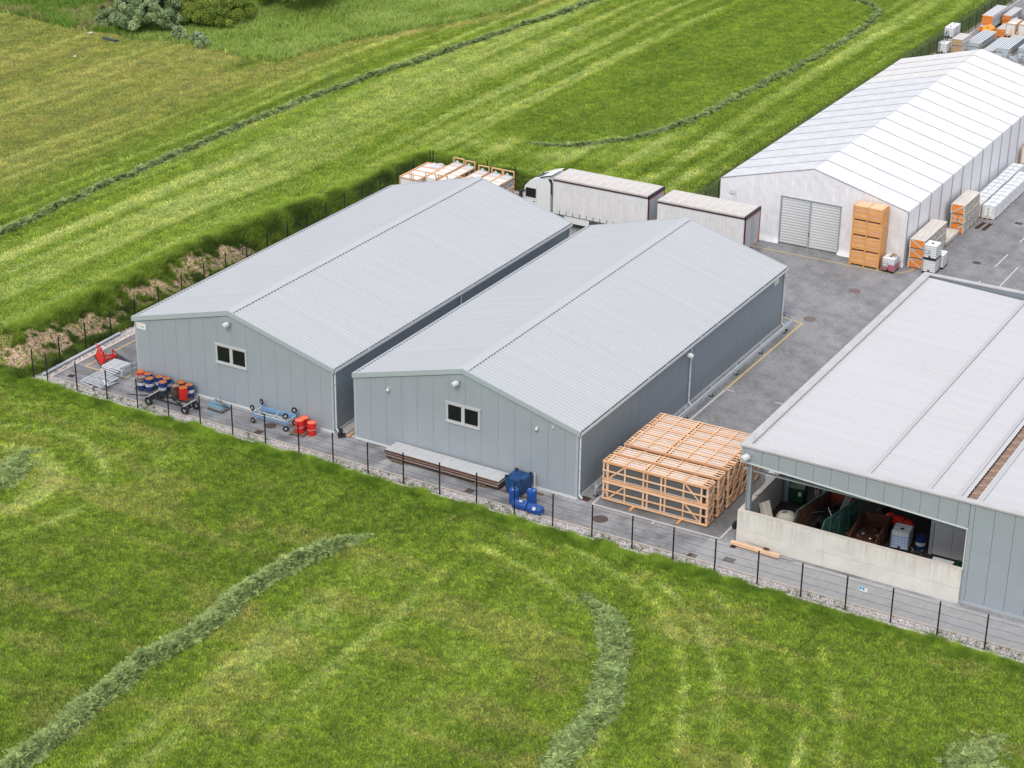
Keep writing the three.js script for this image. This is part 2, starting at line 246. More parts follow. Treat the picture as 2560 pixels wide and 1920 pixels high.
{
  const axis = (a, b, s, far) => { const v = []; for (let x = a; x <= b + 1e-6; x += s) v.push(x); let d = s * 1.6, lo = a, hi = b; const L = [], R = []; while (lo > -far) { lo -= d; hi += d; L.unshift(lo); R.push(hi); d *= 1.5; } return [...L, ...v, ...R]; };
  const fine = (v, a, b, s) => [...v.filter(x => x < a - 1e-6), ...Array.from({ length: Math.round((b - a) / s) }, (_, k) => a + k * s), ...v.filter(x => x > b - 1e-6)], X = fine(axis(-84, 72, 0.5, 2500), -9.5, -5.5, 0.16), Z = fine(axis(-142, 44, 0.5, 2500), -28, 4.5, 0.22), P = [], C = [], T = [], I = [];
  for (const z of Z) for (const x of X) {
    P.push(x, groundH(x, z), z); T.push(x / 7.3, z / 7.3);
    let c = fieldColor(x, z); const d = yardDist(x, z), q = bankQ(x, z);
    if (isScrub(x, z)) c = mixc([0.1, 0.16, 0.02], [0.19, 0.15, 0.08], smooth(0.45, 0.7, fbm(x * 0.3, z * 0.3, 3, 101)) * 0.8);
    else if (z <= 4.3 && q < 3.2 && d > 0) c = mixc([0.09, 0.14, 0.018], [0.66, 0.49, 0.34], soilAt(x, z));
    else if (z > 3.5 && z < 4.5) c = [0.14, 0.17, 0.04];
    C.push(...c);
  }
  const n = X.length; for (let j = 0; j < Z.length - 1; j++) for (let i = 0; i < n - 1; i++) { const a = j * n + i, b = a + 1, c = a + n, e = c + 1; I.push(a, c, b, b, c, e); }
  const g = new THREE.BufferGeometry(); g.setAttribute('position', new THREE.Float32BufferAttribute(P, 3)); g.setAttribute('uv', new THREE.Float32BufferAttribute(T, 2)); g.setAttribute('color', new THREE.Float32BufferAttribute(C, 3)); g.setIndex(I); g.computeVertexNormals();
  struct('ground', g, mat('turf', 1, 1, 1, { vertexColors: true, map: TX.turf, roughness: 1 }));
}
// yard: asphalt with its worn and stained patches, gravel margin, kerbs
function yardColor(x, z) {
  let k = 0.3 + 0.08 * (fbm(x * 0.22, z * 0.22, 4, 130) - 0.5) + 0.05 * (fbm(x * 1.1, z * 1.1, 3, 131) - 0.5);
  if (x > 33.2 && z < 0) k += 0.07 * (fbm(x * 1.5, z * 0.09, 3, 132) - 0.5) - 0.005;
  if (z < -31 && x > 20) k += 0.06 * (fbm(x * 0.12, z * 0.8, 3, 133) - 0.5) - 0.01;
  if (z > -0.3) { k += 0.05 + 0.2 * (fbm(x * 0.6, z * 0.9, 3, 134) - 0.5); k -= 0.12 * smooth(0.6, 0.75, fbm(x * 0.9, z * 1.4, 3, 135)); }
  if (x < 0 && z < 3) k += -0.07 + 0.22 * (fbm(x * 0.5, z * 1.3, 3, 136) - 0.5);
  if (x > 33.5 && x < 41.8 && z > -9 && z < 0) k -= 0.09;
  k = clamp(k, 0.1, 0.55); return [k, k, k * 1.025];
}
{
  const lay = (x0, x1, z0, z1, s) => { const nx = Math.round((x1 - x0) / s), nz = Math.round((z1 - z0) / s), P = [], C = [], T = [], I = []; for (let j = 0; j <= nz; j++) for (let i = 0; i <= nx; i++) { const x = lerp(x0, x1, i / nx), z = lerp(z0, z1, j / nz); P.push(x, 0, z); T.push(x / 6.1, z / 6.1); C.push(...yardColor(x, z)); } for (let j = 0; j < nz; j++) for (let i = 0; i < nx; i++) { const a = j * (nx + 1) + i, b = a + 1, c = a + nx + 1, e = c + 1; I.push(a, c, b, b, c, e); } const g = new THREE.BufferGeometry(); g.setAttribute('position', new THREE.Float32BufferAttribute(P, 3)); g.setAttribute('uv', new THREE.Float32BufferAttribute(T, 2)); g.setAttribute('color', new THREE.Float32BufferAttribute(C, 3)); g.setIndex(I); g.computeVertexNormals(); return g; };
  const am = mat('asphalt', 1, 1, 1, { vertexColors: true, map: TX.asphalt, roughness: 0.88 });
  struct('yard', [lay(-4.8, 80, -44.8, 2.72, 0.4), lay(18.6, 80, -150, -44.8, 0.6)], am);
  const gm = mat('gravel_bed', 0.46, 0.43, 0.43, { map: rep(TX.asphalt, 8, 8), roughness: 1 });
  const bed = (x0, x1, z0, z1) => { const g = flat(new THREE.PlaneGeometry(x1 - x0, z1 - z0, 1, 1)); g.rotateX(-Math.PI / 2); g.translate((x0 + x1) / 2, -0.01, (z0 + z1) / 2); return g; };
  struct('gravel_margin', [bed(-4.95, 80, 2.82, 3.72), bed(-5.95, -4.95, -45.6, 3.72), bed(-4.95, 18.6, -45.6, -44.9), bed(17.95, 18.6, -150, -45.6)], gm);
  const kerbs = []; for (let x = -4.93; x < 79; x += 1) kerbs.push(span(x + 0.006, x + 0.994, -0.1, 0.075, 2.72, 2.83)); for (let z = 1.72; z > -45; z -= 1) kerbs.push(span(-4.93, -4.81, -0.1, 0.075, z + 0.006, z + 0.994)); for (let x = -4.8; x < 18; x += 1) kerbs.push(span(x + 0.006, x + 0.994, -0.1, 0.075, -44.9, -44.79));
  struct('kerb', kerbs, M.kerb);
  struct('concrete_slab', [span(41.2, 80, -0.02, 0.006, 0.1, 2.71), span(20.3, 20.95, -0.02, 0.005, 1.22, 2.71)], mat('slab', 0.42, 0.42, 0.43, { map: rep(TX.dirt, 0.5, 0.5), roughness: 0.9 }));
  // painted markings
  const pl = (a, b, w, m) => { const L = Math.hypot(b[0] - a[0], b[1] - a[1]); return struct('painted_line', box(L, 0.006, w, (a[0] + b[0]) / 2, 0.008, (a[1] + b[1]) / 2, 0, -Math.atan2(b[1] - a[1], b[0] - a[0]), 0), m); };
  const Y = M.yellow, Wt = M.line;
  pl([-4.1, 0.26], [-2.6, 0.26], 0.1, Y); pl([-4.15, 0.2], [-4.15, -44], 0.1, Y); pl([-1.1, 0.3], [-0.6, 0.3], 0.1, Y); pl([-0.66, 0.24], [-0.66, -5], 0.1, Y);
  pl([33.66, -0.06], [41.75, -0.1], 0.12, Wt); pl([41.73, -0.18], [41.73, -12], 0.12, Wt); pl([33.68, -0.14], [33.76, -18.4], 0.12, Wt); pl([37.7, -0.05], [37.7, 0.3], 0.1, Wt);
  pl([33.8, -18.44], [34.4, -18.44], 0.1, Wt); pl([37.3, -18.32], [38.6, -18.32], 0.1, Wt);
  pl([33.77, -18.55], [33.8, -31.35], 0.12, Y); pl([33.74, -31.42], [31.4, -31.8], 0.12, Y); pl([31.4, -31.86], [16.5, -31.86], 0.12, Y);
  pl([20, -43.66], [34.9, -43.75], 0.11, Y);
  { const pts = []; for (let k = 0; k <= 8; k++) { const a = k / 8 * Math.PI / 2; pts.push([35 + 1.95 * Math.sin(a), -45.7 + 1.95 * Math.cos(a)]); } const gs = []; for (let k = 0; k < 8; k++) { const [a, b] = [pts[k], pts[k + 1]]; gs.push(box(Math.hypot(b[0] - a[0], b[1] - a[1]) + 0.012, 0.006, 0.11, (a[0] + b[0]) / 2, 0.0085 + 0.0004 * (k % 2), (a[1] + b[1]) / 2, 0, -Math.atan2(b[1] - a[1], b[0] - a[0]), 0)); } struct('painted_line', gs, Y); }
  for (const [a, b] of [[[42.12, -52.27], [42.07, -49.26]], [[43.59, -50.04], [43.59, -44.5]], [[42.13, -58.4], [42.12, -55.38]], [[42.02, -45.8], [42.02, -43.5]], [[43.6, -58], [43.6, -53]]]) pl(a, b, 0.1, Wt);
  // iron covers and grates
  const cover = (x, z, r, m, label) => { const t = thing('manhole_cover', label, 'manhole cover', [x, 0, z]); part(t, 'rim', lathe([[r, -0.02], [r, 0.012], [r * 0.9, 0.014], [r * 0.9, -0.02]], 28), M.iron); part(t, 'lid', (() => { const g = flat(new THREE.CylinderGeometry(r * 0.89, r * 0.89, 0.03, 28)); g.translate(0, -0.004, 0); return g; })(), m); };
  cover(33.95, -32.36, 0.42, M.redIron, 'reddish round manhole cover beside the curved end of the guardrail');
  cover(34.74, -39.09, 0.42, M.redIron, 'reddish round manhole cover alone in the yard before the timber boxes');
  cover(34.93, 1.31, 0.45, M.iron, 'dark round manhole cover between fence and wooden crates'); cover(11.71, 1.22, 0.38, M.iron, 'dark round manhole cover before the blue trolleys');
  const grate = (x, z, w, d, label, m = M.iron) => { const t = thing('drain_grate', label, 'drain grate', [x, 0, z]); part(t, 'frame', [span(-w / 2, w / 2, -0.02, 0.014, -d / 2, -d / 2 + 0.04), span(-w / 2, w / 2, -0.02, 0.014, d / 2 - 0.04, d / 2), span(-w / 2, -w / 2 + 0.04, -0.02, 0.0142, -d / 2 + 0.041, d / 2 - 0.041), span(w / 2 - 0.04, w / 2, -0.02, 0.0142, -d / 2 + 0.041, d / 2 - 0.041)], m); const b = []; for (let k = 0; k < 7; k++) b.push(span(-w / 2 + 0.045, w / 2 - 0.045, -0.02, 0.011, -d / 2 + 0.05 + k * (d - 0.1) / 7, -d / 2 + 0.05 + (k + 0.55) * (d - 0.1) / 7)); part(t, 'bars', b, m); part(t, 'sump', span(-w / 2 + 0.04, w / 2 - 0.04, -0.03, 0.004, -d / 2 + 0.04, d / 2 - 0.04), M.dark); };
  grate(11.62, 2.3, 0.5, 0.5, 'square drain grate by the kerb before the blue trolleys'); grate(26.8, 2.21, 0.5, 0.5, 'square drain grate by the kerb before the stacked sheets');
  grate(41.2, 2.44, 0.5, 0.45, 'square drain grate at the corner of the pale concrete slab'); grate(43.16, 1.82, 0.62, 0.5, 'worn drain grate on the pale slab below the concrete wall'); grate(33.07, -0.41, 0.55, 0.5, 'rusty brown square grate at the corner of the right grey hall', M.rust);
  grate(40.62, -49.33, 0.6, 0.5, 'dark drain grate in the yard right of the caged tanks'); grate(40.77, -59.6, 0.6, 0.5, 'dark drain grate in the yard right of the steel channels'); grate(-3.9, 1.9, 0.45, 0.4, 'rusty drain grate in the far left corner of the yard', M.rust); grate(33.2, -29.6, 0.5, 0.4, 'rusty grate below the downpipe inside the guardrail end', M.rust);
}
// ------------------------------------------------------------------ fences
{
  const wirePanel = (L, h = 1.93) => { const gs = [], wire = (a, b, r) => gs.push(rod(a, b, r, 3)); for (let x = 0.025; x < L; x += 0.05) wire(V(x, 0.04, 0), V(x, h, 0), 0.0033); for (const y of [0.08, 0.5, 0.95, 1.4, 1.88]) for (const dz of [-0.011, 0.011]) wire(V(0, y, dz), V(L, y, dz), 0.0042); return mergeGeometries(gs); };
  const postG = mergeGeometries([span(-0.034, 0.034, -0.1, 2.06, -0.024, 0.024), ...[0.2, 0.75, 1.3, 1.9].map(y => span(-0.042, 0.042, y, y + 0.05, 0.0245, 0.04))]), capG = span(-0.04, 0.04, 2.061, 2.085, -0.03, 0.03);
  const P = {};
  function fence(label, a, b, n, up = () => 0) { // n bays from a to b
    const dx = b[0] - a[0], dz = b[1] - a[1], L = Math.hypot(dx, dz), s = L / n, t = thing('wire_fence', label, 'fence', [a[0], 0, a[1]], -Math.atan2(dz, dx)), key = s.toFixed(3);
    const wg = P[key] ??= wirePanel(s - 0.07);
    for (let k = 0; k <= n; k++) { const y = up(k); const p = part(t, 'post', postG, M.post); p.position.set(k * s, y, 0); const c = part(p, 'post_cap', capG, M.post); if (k < n) { const w = part(t, 'wire_panel', wg, M.post); w.position.set(k * s + 0.035, y, 0.03); } }
    return t;
  }
  fence('dark wire mesh fence on slim posts along the front of the yard', [-4.46, 3.5], [68.04, 3.5], 29);
  fence('dark wire mesh fence along the bank left of the grey hall', [-5.72, 3.45], [-5.9, -45.4], 19);
  fence('dark wire mesh fence behind the fan crates and the white truck', [-5.62, -45.45], [18.4, -45.45], 9);
  fence('dark wire mesh fence left of the white tent and the outdoor stacks', [18.4, -45.7], [18.35, -151.4], 41);
  const sign = thing('fence_sign', 'small blue and white sign hung on the front fence', 'sign', [51.45, 1.56, 3.555]);
  const st = cv(128, 64, (c, w, h) => { c.fillStyle = '#eef3f6'; c.fillRect(0, 0, w, h); c.fillStyle = '#1f8fd0'; c.fillRect(4, 3, 76, 40); c.fillStyle = '#bfe2f6'; c.beginPath(); c.arc(42, 20, 11, 0, 7); c.fill(); c.fillRect(28, 32, 28, 6); c.fillStyle = '#2a2440'; c.beginPath(); c.moveTo(92, 18); c.lineTo(112, 30); c.lineTo(98, 34); c.fill(); c.fillStyle = '#b9c4c8'; c.fillRect(86, 46, 34, 3); });
  part(sign, 'board', box(0.46, 0.24, 0.008), M.white); const face = new THREE.PlaneGeometry(0.455, 0.235); face.translate(0, 0, 0.0055); part(sign, 'print', flat(face), new THREE.MeshStandardMaterial({ map: st, roughness: 0.5 }));
}
// ------------------------------------------------------------------ grass, tufts, gravel stones
camera.updateMatrixWorld(); camera.updateProjectionMatrix();
const viewM = new THREE.Matrix4().multiplyMatrices(camera.projectionMatrix, camera.matrixWorldInverse.copy(camera.matrixWorld).invert()), pv = V(0, 0, 0);
const nearView = (x, y, z, m = 1.12) => { pv.set(x, y, z).applyMatrix4(viewM); return Math.abs(pv.x) < m && Math.abs(pv.y) < m; }; // leaves out grass far outside the field of view
function tuft(n, h, r, w, seed, lean = 0.6) { const R = rng(seed), P = [], N = []; for (let i = 0; i < n; i++) { const a = R() * 6.283, q = r * Math.sqrt(R()), cx = Math.cos(a) * q, cz = Math.sin(a) * q, b = R() * 6.283, hh = h * (0.55 + 0.45 * R()), l = lean * hh * (0.3 + R()), la = R() * 6.283, dx = Math.cos(b) * w / 2, dz = Math.sin(b) * w / 2; P.push(cx - dx, -0.02, cz - dz, cx + dx, -0.02, cz + dz, cx + Math.cos(la) * l, hh, cz + Math.sin(la) * l); } const g = new THREE.BufferGeometry(); g.setAttribute('position', new THREE.Float32BufferAttribute(P, 3)); g.computeVertexNormals(); return g; }
function scatter(name, label, category, geo, m, pts, parent) { // pts: [x,y,z,scale,turn,r,g,b, tiltx?, tiltz?]
  const im = new THREE.InstancedMesh(geo, m, pts.length), q = new THREE.Quaternion(), e = new THREE.Euler(), M4 = new THREE.Matrix4(), c = new THREE.Color(), s = V(1, 1, 1), p = V(0, 0, 0);
  pts.forEach((k, i) => { e.set(k[8] ?? 0, k[4], k[9] ?? 0, 'YXZ'); q.setFromEuler(e); s.setScalar(k[3]); p.set(k[0], k[1], k[2]); im.setMatrixAt(i, M4.compose(p, q, s)); im.setColorAt(i, c.setRGB(k[5], k[6], k[7])); });
  im.castShadow = im.receiveShadow = true; im.name = parent ? name : numbered(name); im.userData = { kind: 'stuff' }; if (label) Object.assign(im.userData, { label, category }); (parent ?? scene).add(im); return im;
}
const HAY = [
  ['long straight hay row crossing the field behind the left hall', [[-22.4, 5], [-22.63, -11.6], [-23.13, -19.8], [-23.24, -30.1], [-23.7, -44.3], [-23.05, -58.9], [-21.1, -75.8], [-18.7, -100], [-17, -125]], 0.6, 0.28, 60, 11],
  ['thin hay row hooking round behind the white truck and the tent', [[1.0, -120.6], [3.2, -120.3], [5.73, -119.3], [7.5, -116.8], [8.45, -112], [8.75, -103], [8.6, -94.3], [7.78, -79.2], [7.11, -68.3], [4.83, -60.7], [1.59, -56.4], [-2.4, -54.4]], 0.52, 0.22, 60, 12],
  ['thick hay row in the near field, lower left, ending in a point', [[23.2, 38.5], [22.97, 35.5], [22.8, 32.3], [22.39, 26.6], [22.71, 21.9], [22.66, 18.7], [23.03, 15.1], [23.73, 11.7], [25.1, 9.7]], 0.66, 0.38, 300, 13],
  ['curved pale hay row in the middle of the near field', [[44.6, 26], [44.3, 23.4], [44.0, 21.1], [43.85, 18.5], [43.1, 16.2], [41.8, 13.1], [40.3, 10.8], [38.1, 9.2]], 0.7, 0.32, 300, 14],
  ['short faint hay heap at the left edge of the near field', [[3.2, 16.8], [2.3, 14.4], [1.5, 12.6], [1.75, 11.2]], 1.1, 0.3, 260, 15],
  ['short faint hay heap in the bottom right corner of the field', [[60.9, 15.5], [60.6, 13.7], [60.6, 12], [60.9, 10.4]], 1.3, 0.3, 260, 16]];
const hayCells = new Set(), hayCell = (x, z) => Math.round(x * 5) * 100003 + Math.round(z * 5);
for (const [, pts, w] of HAY) { const c = new THREE.CatmullRomCurve3(pts.map(p => V(p[0], 0, p[1])), false, 'centripetal'), L = c.getLength(), n = Math.ceil(L / 0.1); for (let k = Math.ceil(n * 0.8 / L); k < n - n * 1.6 / L; k++) { const p = c.getPointAt(k / n), d = c.getTangentAt(k / n); for (let s = -0.4; s <= 0.4; s += 0.15) hayCells.add(hayCell(p.x - d.z * s * w, p.z + d.x * s * w)); } }
const underHay = (x, z) => hayCells.has(hayCell(x, z));
const leafM = mat('grass_blade', 1, 1, 1, { roughness: 0.9 });
function jit(c, R, k = 0.3, warm = 0) { const f = 1 - k / 2 + k * R(), y = 1 + (R() - 0.5) * 0.22 + warm; return [c[0] * f * y, c[1] * f, c[2] * f]; }
{
  const R = rng(7), near = [], far = [];
  // near mown field
  for (let k = 0; k < 250000; k++) { const x = -12 + 82 * R(), z = 4.3 + 36 * R(), y = groundH(x, z); if (!nearView(x, y, z) || underHay(x, z)) continue; let c = fieldColor(x, z); const p = noise(x * 3.1, z * 3.1, 140); c = jit(c, R, 1.0, (p - 0.5) * 0.2 + (R() < 0.08 ? 0.25 : 0)); const f = 0.72 + 0.68 * p; near.push([x, y, z, 0.65 + 0.7 * R(), R() * 6.283, c[0] * f, c[1] * f, c[2] * f]); }
  scatter('mown_grass', 'short mown grass of the field in front of the fence', 'grass', tuft(8, 0.09, 0.12, 0.05, 3, 1.3), leafM, near);
  for (let k = 0; k < 430000; k++) { const x = -80 + 99 * R(), z = 3.9 - 140 * R(); if (yardDist(x, z) < 2.4 || isScrub(x, z)) continue; const y = groundH(x, z); if (!nearView(x, y, z, 1.08) || underHay(x, z)) continue; let c = fieldColor(x, z); const p = noise(x * 1.9, z * 1.5, 141); c = jit(c, R, 0.7, (p - 0.5) * 0.2 + (R() < 0.08 ? 0.15 : 0)); const f = 0.82 + 0.5 * p; far.push([x, y, z, 0.7 + 0.8 * R(), R() * 6.283, c[0] * f, c[1] * f, c[2] * f]); }
  scatter('mown_grass', 'short mown grass of the field behind the fences', 'grass', tuft(10, 0.1, 0.22, 0.06, 4, 1.3), leafM, far);
  // long grass along the front fence
  const tall = []; for (let k = 0; k < 30000; k++) { const x = -9 + 78 * R(), e = R(), z = 3.72 + 1.35 * Math.pow(e, 1.3) + 0.3 * (noise(x * 0.6, 1, 150) - 0.5) + (noise(x * 1.7, 5, 152) - 0.5) * 0.25, y = groundH(x, z); if (!nearView(x, y, z) || (z < 4.0 && noise(x * 0.9, z, 151) < 0.45 + 0.25 * smooth(10, 0, x))) continue; const b = smooth(4.9, 4.3, z), c = jit(mixc([0.13, 0.24, 0.016], [0.31, 0.46, 0.045], smooth(0.2, 0.8, fbm(x * 1.5, z * 1.5, 3, 153))), R, 0.8); tall.push([x, y, z, (0.3 + 0.75 * R()) * (0.7 + 0.5 * noise(x * 1.3, z * 1.3, 155)) * lerp(0.5, 1, b), R() * 6.283, ...c]); }
  scatter('long_grass', 'strip of long unmown grass along the front fence', 'grass', tuft(12, 0.42, 0.14, 0.036, 5, 0.9), leafM, tall);
  // bank
  const bank = []; for (let k = 0; k < 75000; k++) { const side = R() < 0.72; const x = side ? -5.95 - 3.8 * R() : -9 + 27 * R(), z = side ? 4.2 - 52 * R() : -45.6 - 4 * R(); const q = bankQ(x, z), w = 0.9 + 1.15 * upperH(x, z); if (q < 0.02 || q > w + 0.2 + 0.9 * noise(x * 0.8, z * 0.6, 163)) continue; const so = soilAt(x, z); if (so > 0.3 && R() < 0.88) continue; const y = groundH(x, z), e = smooth(w * 0.6, w + 0.35, q + 0.9 * (noise(x * 1.1, z * 0.8, 161) - 0.5)), c = jit(mixc(mixc([0.07, 0.13, 0.01], [0.22, 0.32, 0.03], smooth(0.3, 0.75, fbm(x * 1.3, z * 1.0, 3, 160))), [0.3, 0.43, 0.05], e), R, 0.5); bank.push([x, y, z, (0.35 + 0.95 * R()) * (0.55 + 0.9 * noise(x * 1.2, z * 1.0, 162)) * (1 - 0.35 * e) * (so > 0.02 ? 0.5 : x < -6 && z > -24 && q < 2.4 ? 0.8 : 1), R() * 6.283, ...c]); }
  scatter('bank_grass', 'rough dark grass on the bank behind the side fence', 'grass', tuft(12, 0.42, 0.15, 0.045, 6, 0.9), leafM, bank);
  // rough long grass beyond the mown field
  const scrub = []; for (let k = 0; k < 70000; k++) { const x = -82 + 58 * R(), z = -60 - 50 * R(); if (!isScrub(x, z)) continue; const y = groundH(x, z); if (!nearView(x, y, z)) continue; const west = smooth(-46, -54, x) * 0.8, c = jit(mixc(mixc([0.2, 0.31, 0.035], [0.4, 0.52, 0.14], fbm(x * 0.2, z * 0.2, 3, 170)), mixc([0.12, 0.24, 0.02], [0.3, 0.28, 0.11], smooth(0.5, 0.75, fbm(x * 0.35, z * 0.35, 3, 171))), west), R, 0.5); scrub.push([x, y, z, 0.7 + 0.9 * R(), R() * 6.283, ...c]); }
  scatter('rough_grass', 'tall rough grass beyond the mown field, round the bushes', 'grass', tuft(14, 0.42, 0.3, 0.06, 8, 1.0), leafM, scrub);
  // stones of the gravel margin
  const st = [], sg = new THREE.IcosahedronGeometry(0.045, 0); for (let k = 0; k < 42000; k++) { let x, z; const u = R(); if (u < 0.78) { x = -4.9 + 75 * R(); z = 2.86 + 0.84 * R(); } else if (u < 0.92) { x = -5.9 + 0.95 * R(); z = 3.6 - 30 * R(); } else { x = 18 + 0.6 * R(); z = -98 - 45 * R(); } if (!nearView(x, 0, z)) continue; const v = 0.26 + 0.5 * R(), w = R(); st.push([x, 0.008, z, 0.45 + 0.75 * R(), R() * 6.283, v * (1 + 0.1 * w), v * (0.98 + 0.02 * w), v * (1 - 0.04 * w), R() * 3, R() * 3]); }
  scatter('gravel', 'pale stones of the gravel margin between kerb and grass', 'gravel', sg, M.stone, st); M.stone.color.setRGB(1, 1, 1);
  const weeds = []; for (let k = 0; k < 900; k++) { const x = -4.9 + 72 * R(), z = 2.9 + 0.75 * R(); if (noise(x * 0.5, 3, 180) < 0.48 - 0.2 * smooth(8, -4, x)) continue; weeds.push([x, 0, z, 0.3 + 0.55 * R(), R() * 6.283, ...jit([0.12, 0.17, 0.03], R, 0.5)]); }
  scatter('weeds', 'small weeds growing in the gravel along the kerb', 'weeds', tuft(10, 0.42, 0.12, 0.03, 9, 0.9), leafM, weeds);
}
// ------------------------------------------------------------------ rows of raked hay
{
  const hayM = mat('hay_strand', 1, 1, 1, { roughness: 0.95 }), bodyM = mat('hay', 0.09, 0.125, 0.045, { map: TX.turf, roughness: 1 });
  const strands = (() => { const R = rng(77), P = []; for (let i = 0; i < 14; i++) { const a = R() * 6.283, cx = (R() - 0.5) * 0.2, cy = R() * 0.05, cz = (R() - 0.5) * 0.2, L = 0.12 + 0.14 * R(), w = 0.016, dx = Math.cos(a), dz = Math.sin(a), up = 0.05 * R(); P.push(cx - dx * L - dz * w, cy - 0.02, cz - dz * L + dx * w, cx - dx * L + dz * w, cy - 0.02, cz - dz * L - dx * w, cx + dx * L, cy + up, cz + dz * L); } const g = new THREE.BufferGeometry(); g.setAttribute('position', new THREE.Float32BufferAttribute(P, 3)); g.computeVertexNormals(); return g; })();
  function windrow(label, pts, w, h, per, seed) {
    const curve = new THREE.CatmullRomCurve3(pts.map(p => V(p[0], 0, p[1])), false, 'centripetal'), L = curve.getLength(), n = Math.ceil(L / 0.3), R = rng(seed), c0 = pts[0], t = thing('hay_row', label, 'hay row', [c0[0], groundH(c0[0], c0[1]), c0[1]], 0, 'rows of cut grass on the field');
    const at = (u, s) => { const p = curve.getPointAt(clamp(u)), d = curve.getTangentAt(clamp(u)), end = smooth(0, 0.6 / L * 2, u) * smooth(1, 1 - 3.5 / L, u), d0 = u * L, ww = w * (0.75 + 0.55 * noise(d0 * 0.8, 1, seed)) * lerp(0.35, 1, end), hh = h * (0.6 + 0.75 * noise(d0 * 1.3, 2, seed)) * end, off = (noise(d0 * 0.5, 3, seed) - 0.5) * 0.35; const x = p.x - d.z * (s * ww / 2 + off), z = p.z + d.x * (s * ww / 2 + off); return [x, groundH(x, z) - 0.03 + hh * Math.sqrt(Math.max(0, 1 - s * s)) * (per < 100 ? 0.75 + 0.4 * noise(x * 2.4, z * 2.4, seed) : 0.5 + 0.9 * noise(x * 3.2, z * 3.2, seed)), z]; };
    part(t, 'hay_body', sheet((u, v) => { const q = at(u, v * 2 - 1); return [q[0] - c0[0], q[1] - t.position.y, q[2] - c0[1], u * L / 2, v]; }, n, 8), bodyM);
    const ps = []; for (let k = 0; k < L * per; k++) { const u = R(); if (R() > 0.12 + 0.88 * smooth(0, 1.2 / L, u) * smooth(1, 1 - 4 / L, u)) continue; const s = (R() * 2 - 1) * (R() < 0.3 ? 2.0 : 1.05), q = at(u, clamp(s, -0.98, 0.98)), ex = Math.abs(s) > 1 ? (Math.abs(s) - 1) * w * 0.6 * Math.sign(s) : 0, d = curve.getTangentAt(u); const x = q[0] - d.z * ex, z = q[2] + d.x * ex; if (!nearView(x, q[1], z)) continue; ps.push([x - c0[0], Math.max(q[1], groundH(x, z)) - t.position.y + 0.015, z - c0[1], 0.7 + 0.7 * R(), R() * 6.283, ...jit(mixc([0.12, 0.18, 0.05], per < 100 ? [0.33, 0.42, 0.15] : [0.37, 0.47, 0.16], Math.pow(R(), 1.4)), R, 0.4), (R() - 0.5) * 1.2, (R() - 0.5) * 1.2]); }
    scatter('hay_strands', null, null, strands, hayM, ps, t);
  }
  for (const h of HAY) windrow(...h);
}

// ------------------------------------------------------------------ buildings
function ribbed(len, pitch, ribH, ribW, a, b, uvs = 1) { // ribbed sheet: profile along local z (0..-len), drawn from point a [x,y] to point b [x,y]
  const prof = []; const n = Math.round(len / pitch), p = len / n; for (let k = 0; k < n; k++) { const z = k * p; prof.push([z, 0], [z + p - ribW - 0.1, 0], [z + p - ribW - 0.05, ribH], [z + p - 0.05, ribH]); } prof.push([len, 0]);
  const P = [], T = [], N = []; const dx = b[0] - a[0], dy = b[1] - a[1], L = Math.hypot(dx, dy); let nx = -dy / L, ny = dx / L; if (ny < 0) { nx = -nx; ny = -ny; }
  for (let i = 0; i < prof.length - 1; i++) { const [z0, h0] = prof[i], [z1, h1] = prof[i + 1]; const q = (e, z, h) => [e[0] + nx * h, e[1] + ny * h, -z]; const A = q(a, z0, h0), B = q(b, z0, h0), C = q(b, z1, h1), D = q(a, z1, h1); for (const [v, s, t] of [[A, 0, z0], [B, L, z0], [C, L, z1], [A, 0, z0], [C, L, z1], [D, 0, z1]]) { P.push(...v); T.push(s * uvs, t * uvs); } }
  const g = new THREE.BufferGeometry(); g.setAttribute('position', new THREE.Float32BufferAttribute(P, 3)); g.setAttribute('uv', new THREE.Float32BufferAttribute(T, 2)); g.computeVertexNormals(); return g;
}
const logoTex = cv(160, 96, (c, w, h) => { c.fillStyle = '#dfe4ea'; c.fillRect(0, 0, w, h); c.fillStyle = '#f0b83c'; c.font = 'bold 58px sans-serif'; c.fillText('O', 4, 52); c.font = 'bold 34px sans-serif'; c.fillStyle = '#f0c765'; c.fillText('seto', 48, 34); c.fillStyle = '#1c1830'; c.fillText('uto', 70, 66); c.fillRect(22, 56, 30, 5); c.fillStyle = '#9aa2ae'; c.fillRect(14, 80, 130, 3); });
const logoM = new THREE.MeshStandardMaterial({ map: logoTex, roughness: 0.5 });
function logo(label, w, h, pos, turn) { const t = thing('wall_sign', label, 'sign', pos, turn); part(t, 'board', box(w, h, 0.02), M.white); const f = flat(new THREE.PlaneGeometry(w - 0.01, h - 0.01)); f.translate(0, 0, 0.0125); part(t, 'print', f, logoM); return t; }
function floodlight(label, pos, turn, s = 1) { const t = thing('flood_light', label, 'outdoor lamp', pos, turn); part(t, 'bracket', [beam(V(0, 0, 0), V(0, -0.05, 0.22 * s), 0.05, 0.05), box(0.12, 0.14, 0.02, 0, 0, 0.01)], M.zinc); part(t, 'lamp_housing', [box(0.3 * s, 0.12 * s, 0.34 * s, 0, -0.08, 0.3 * s, 0.28, 0, 0), box(0.26 * s, 0.06 * s, 0.28 * s, 0, 0.0, 0.3 * s, 0.28, 0, 0)], M.white); part(t, 'lens', box(0.24 * s, 0.012, 0.26 * s, 0, -0.155 * s, 0.28 * s, 0.28, 0, 0), M.zinc); return t; }
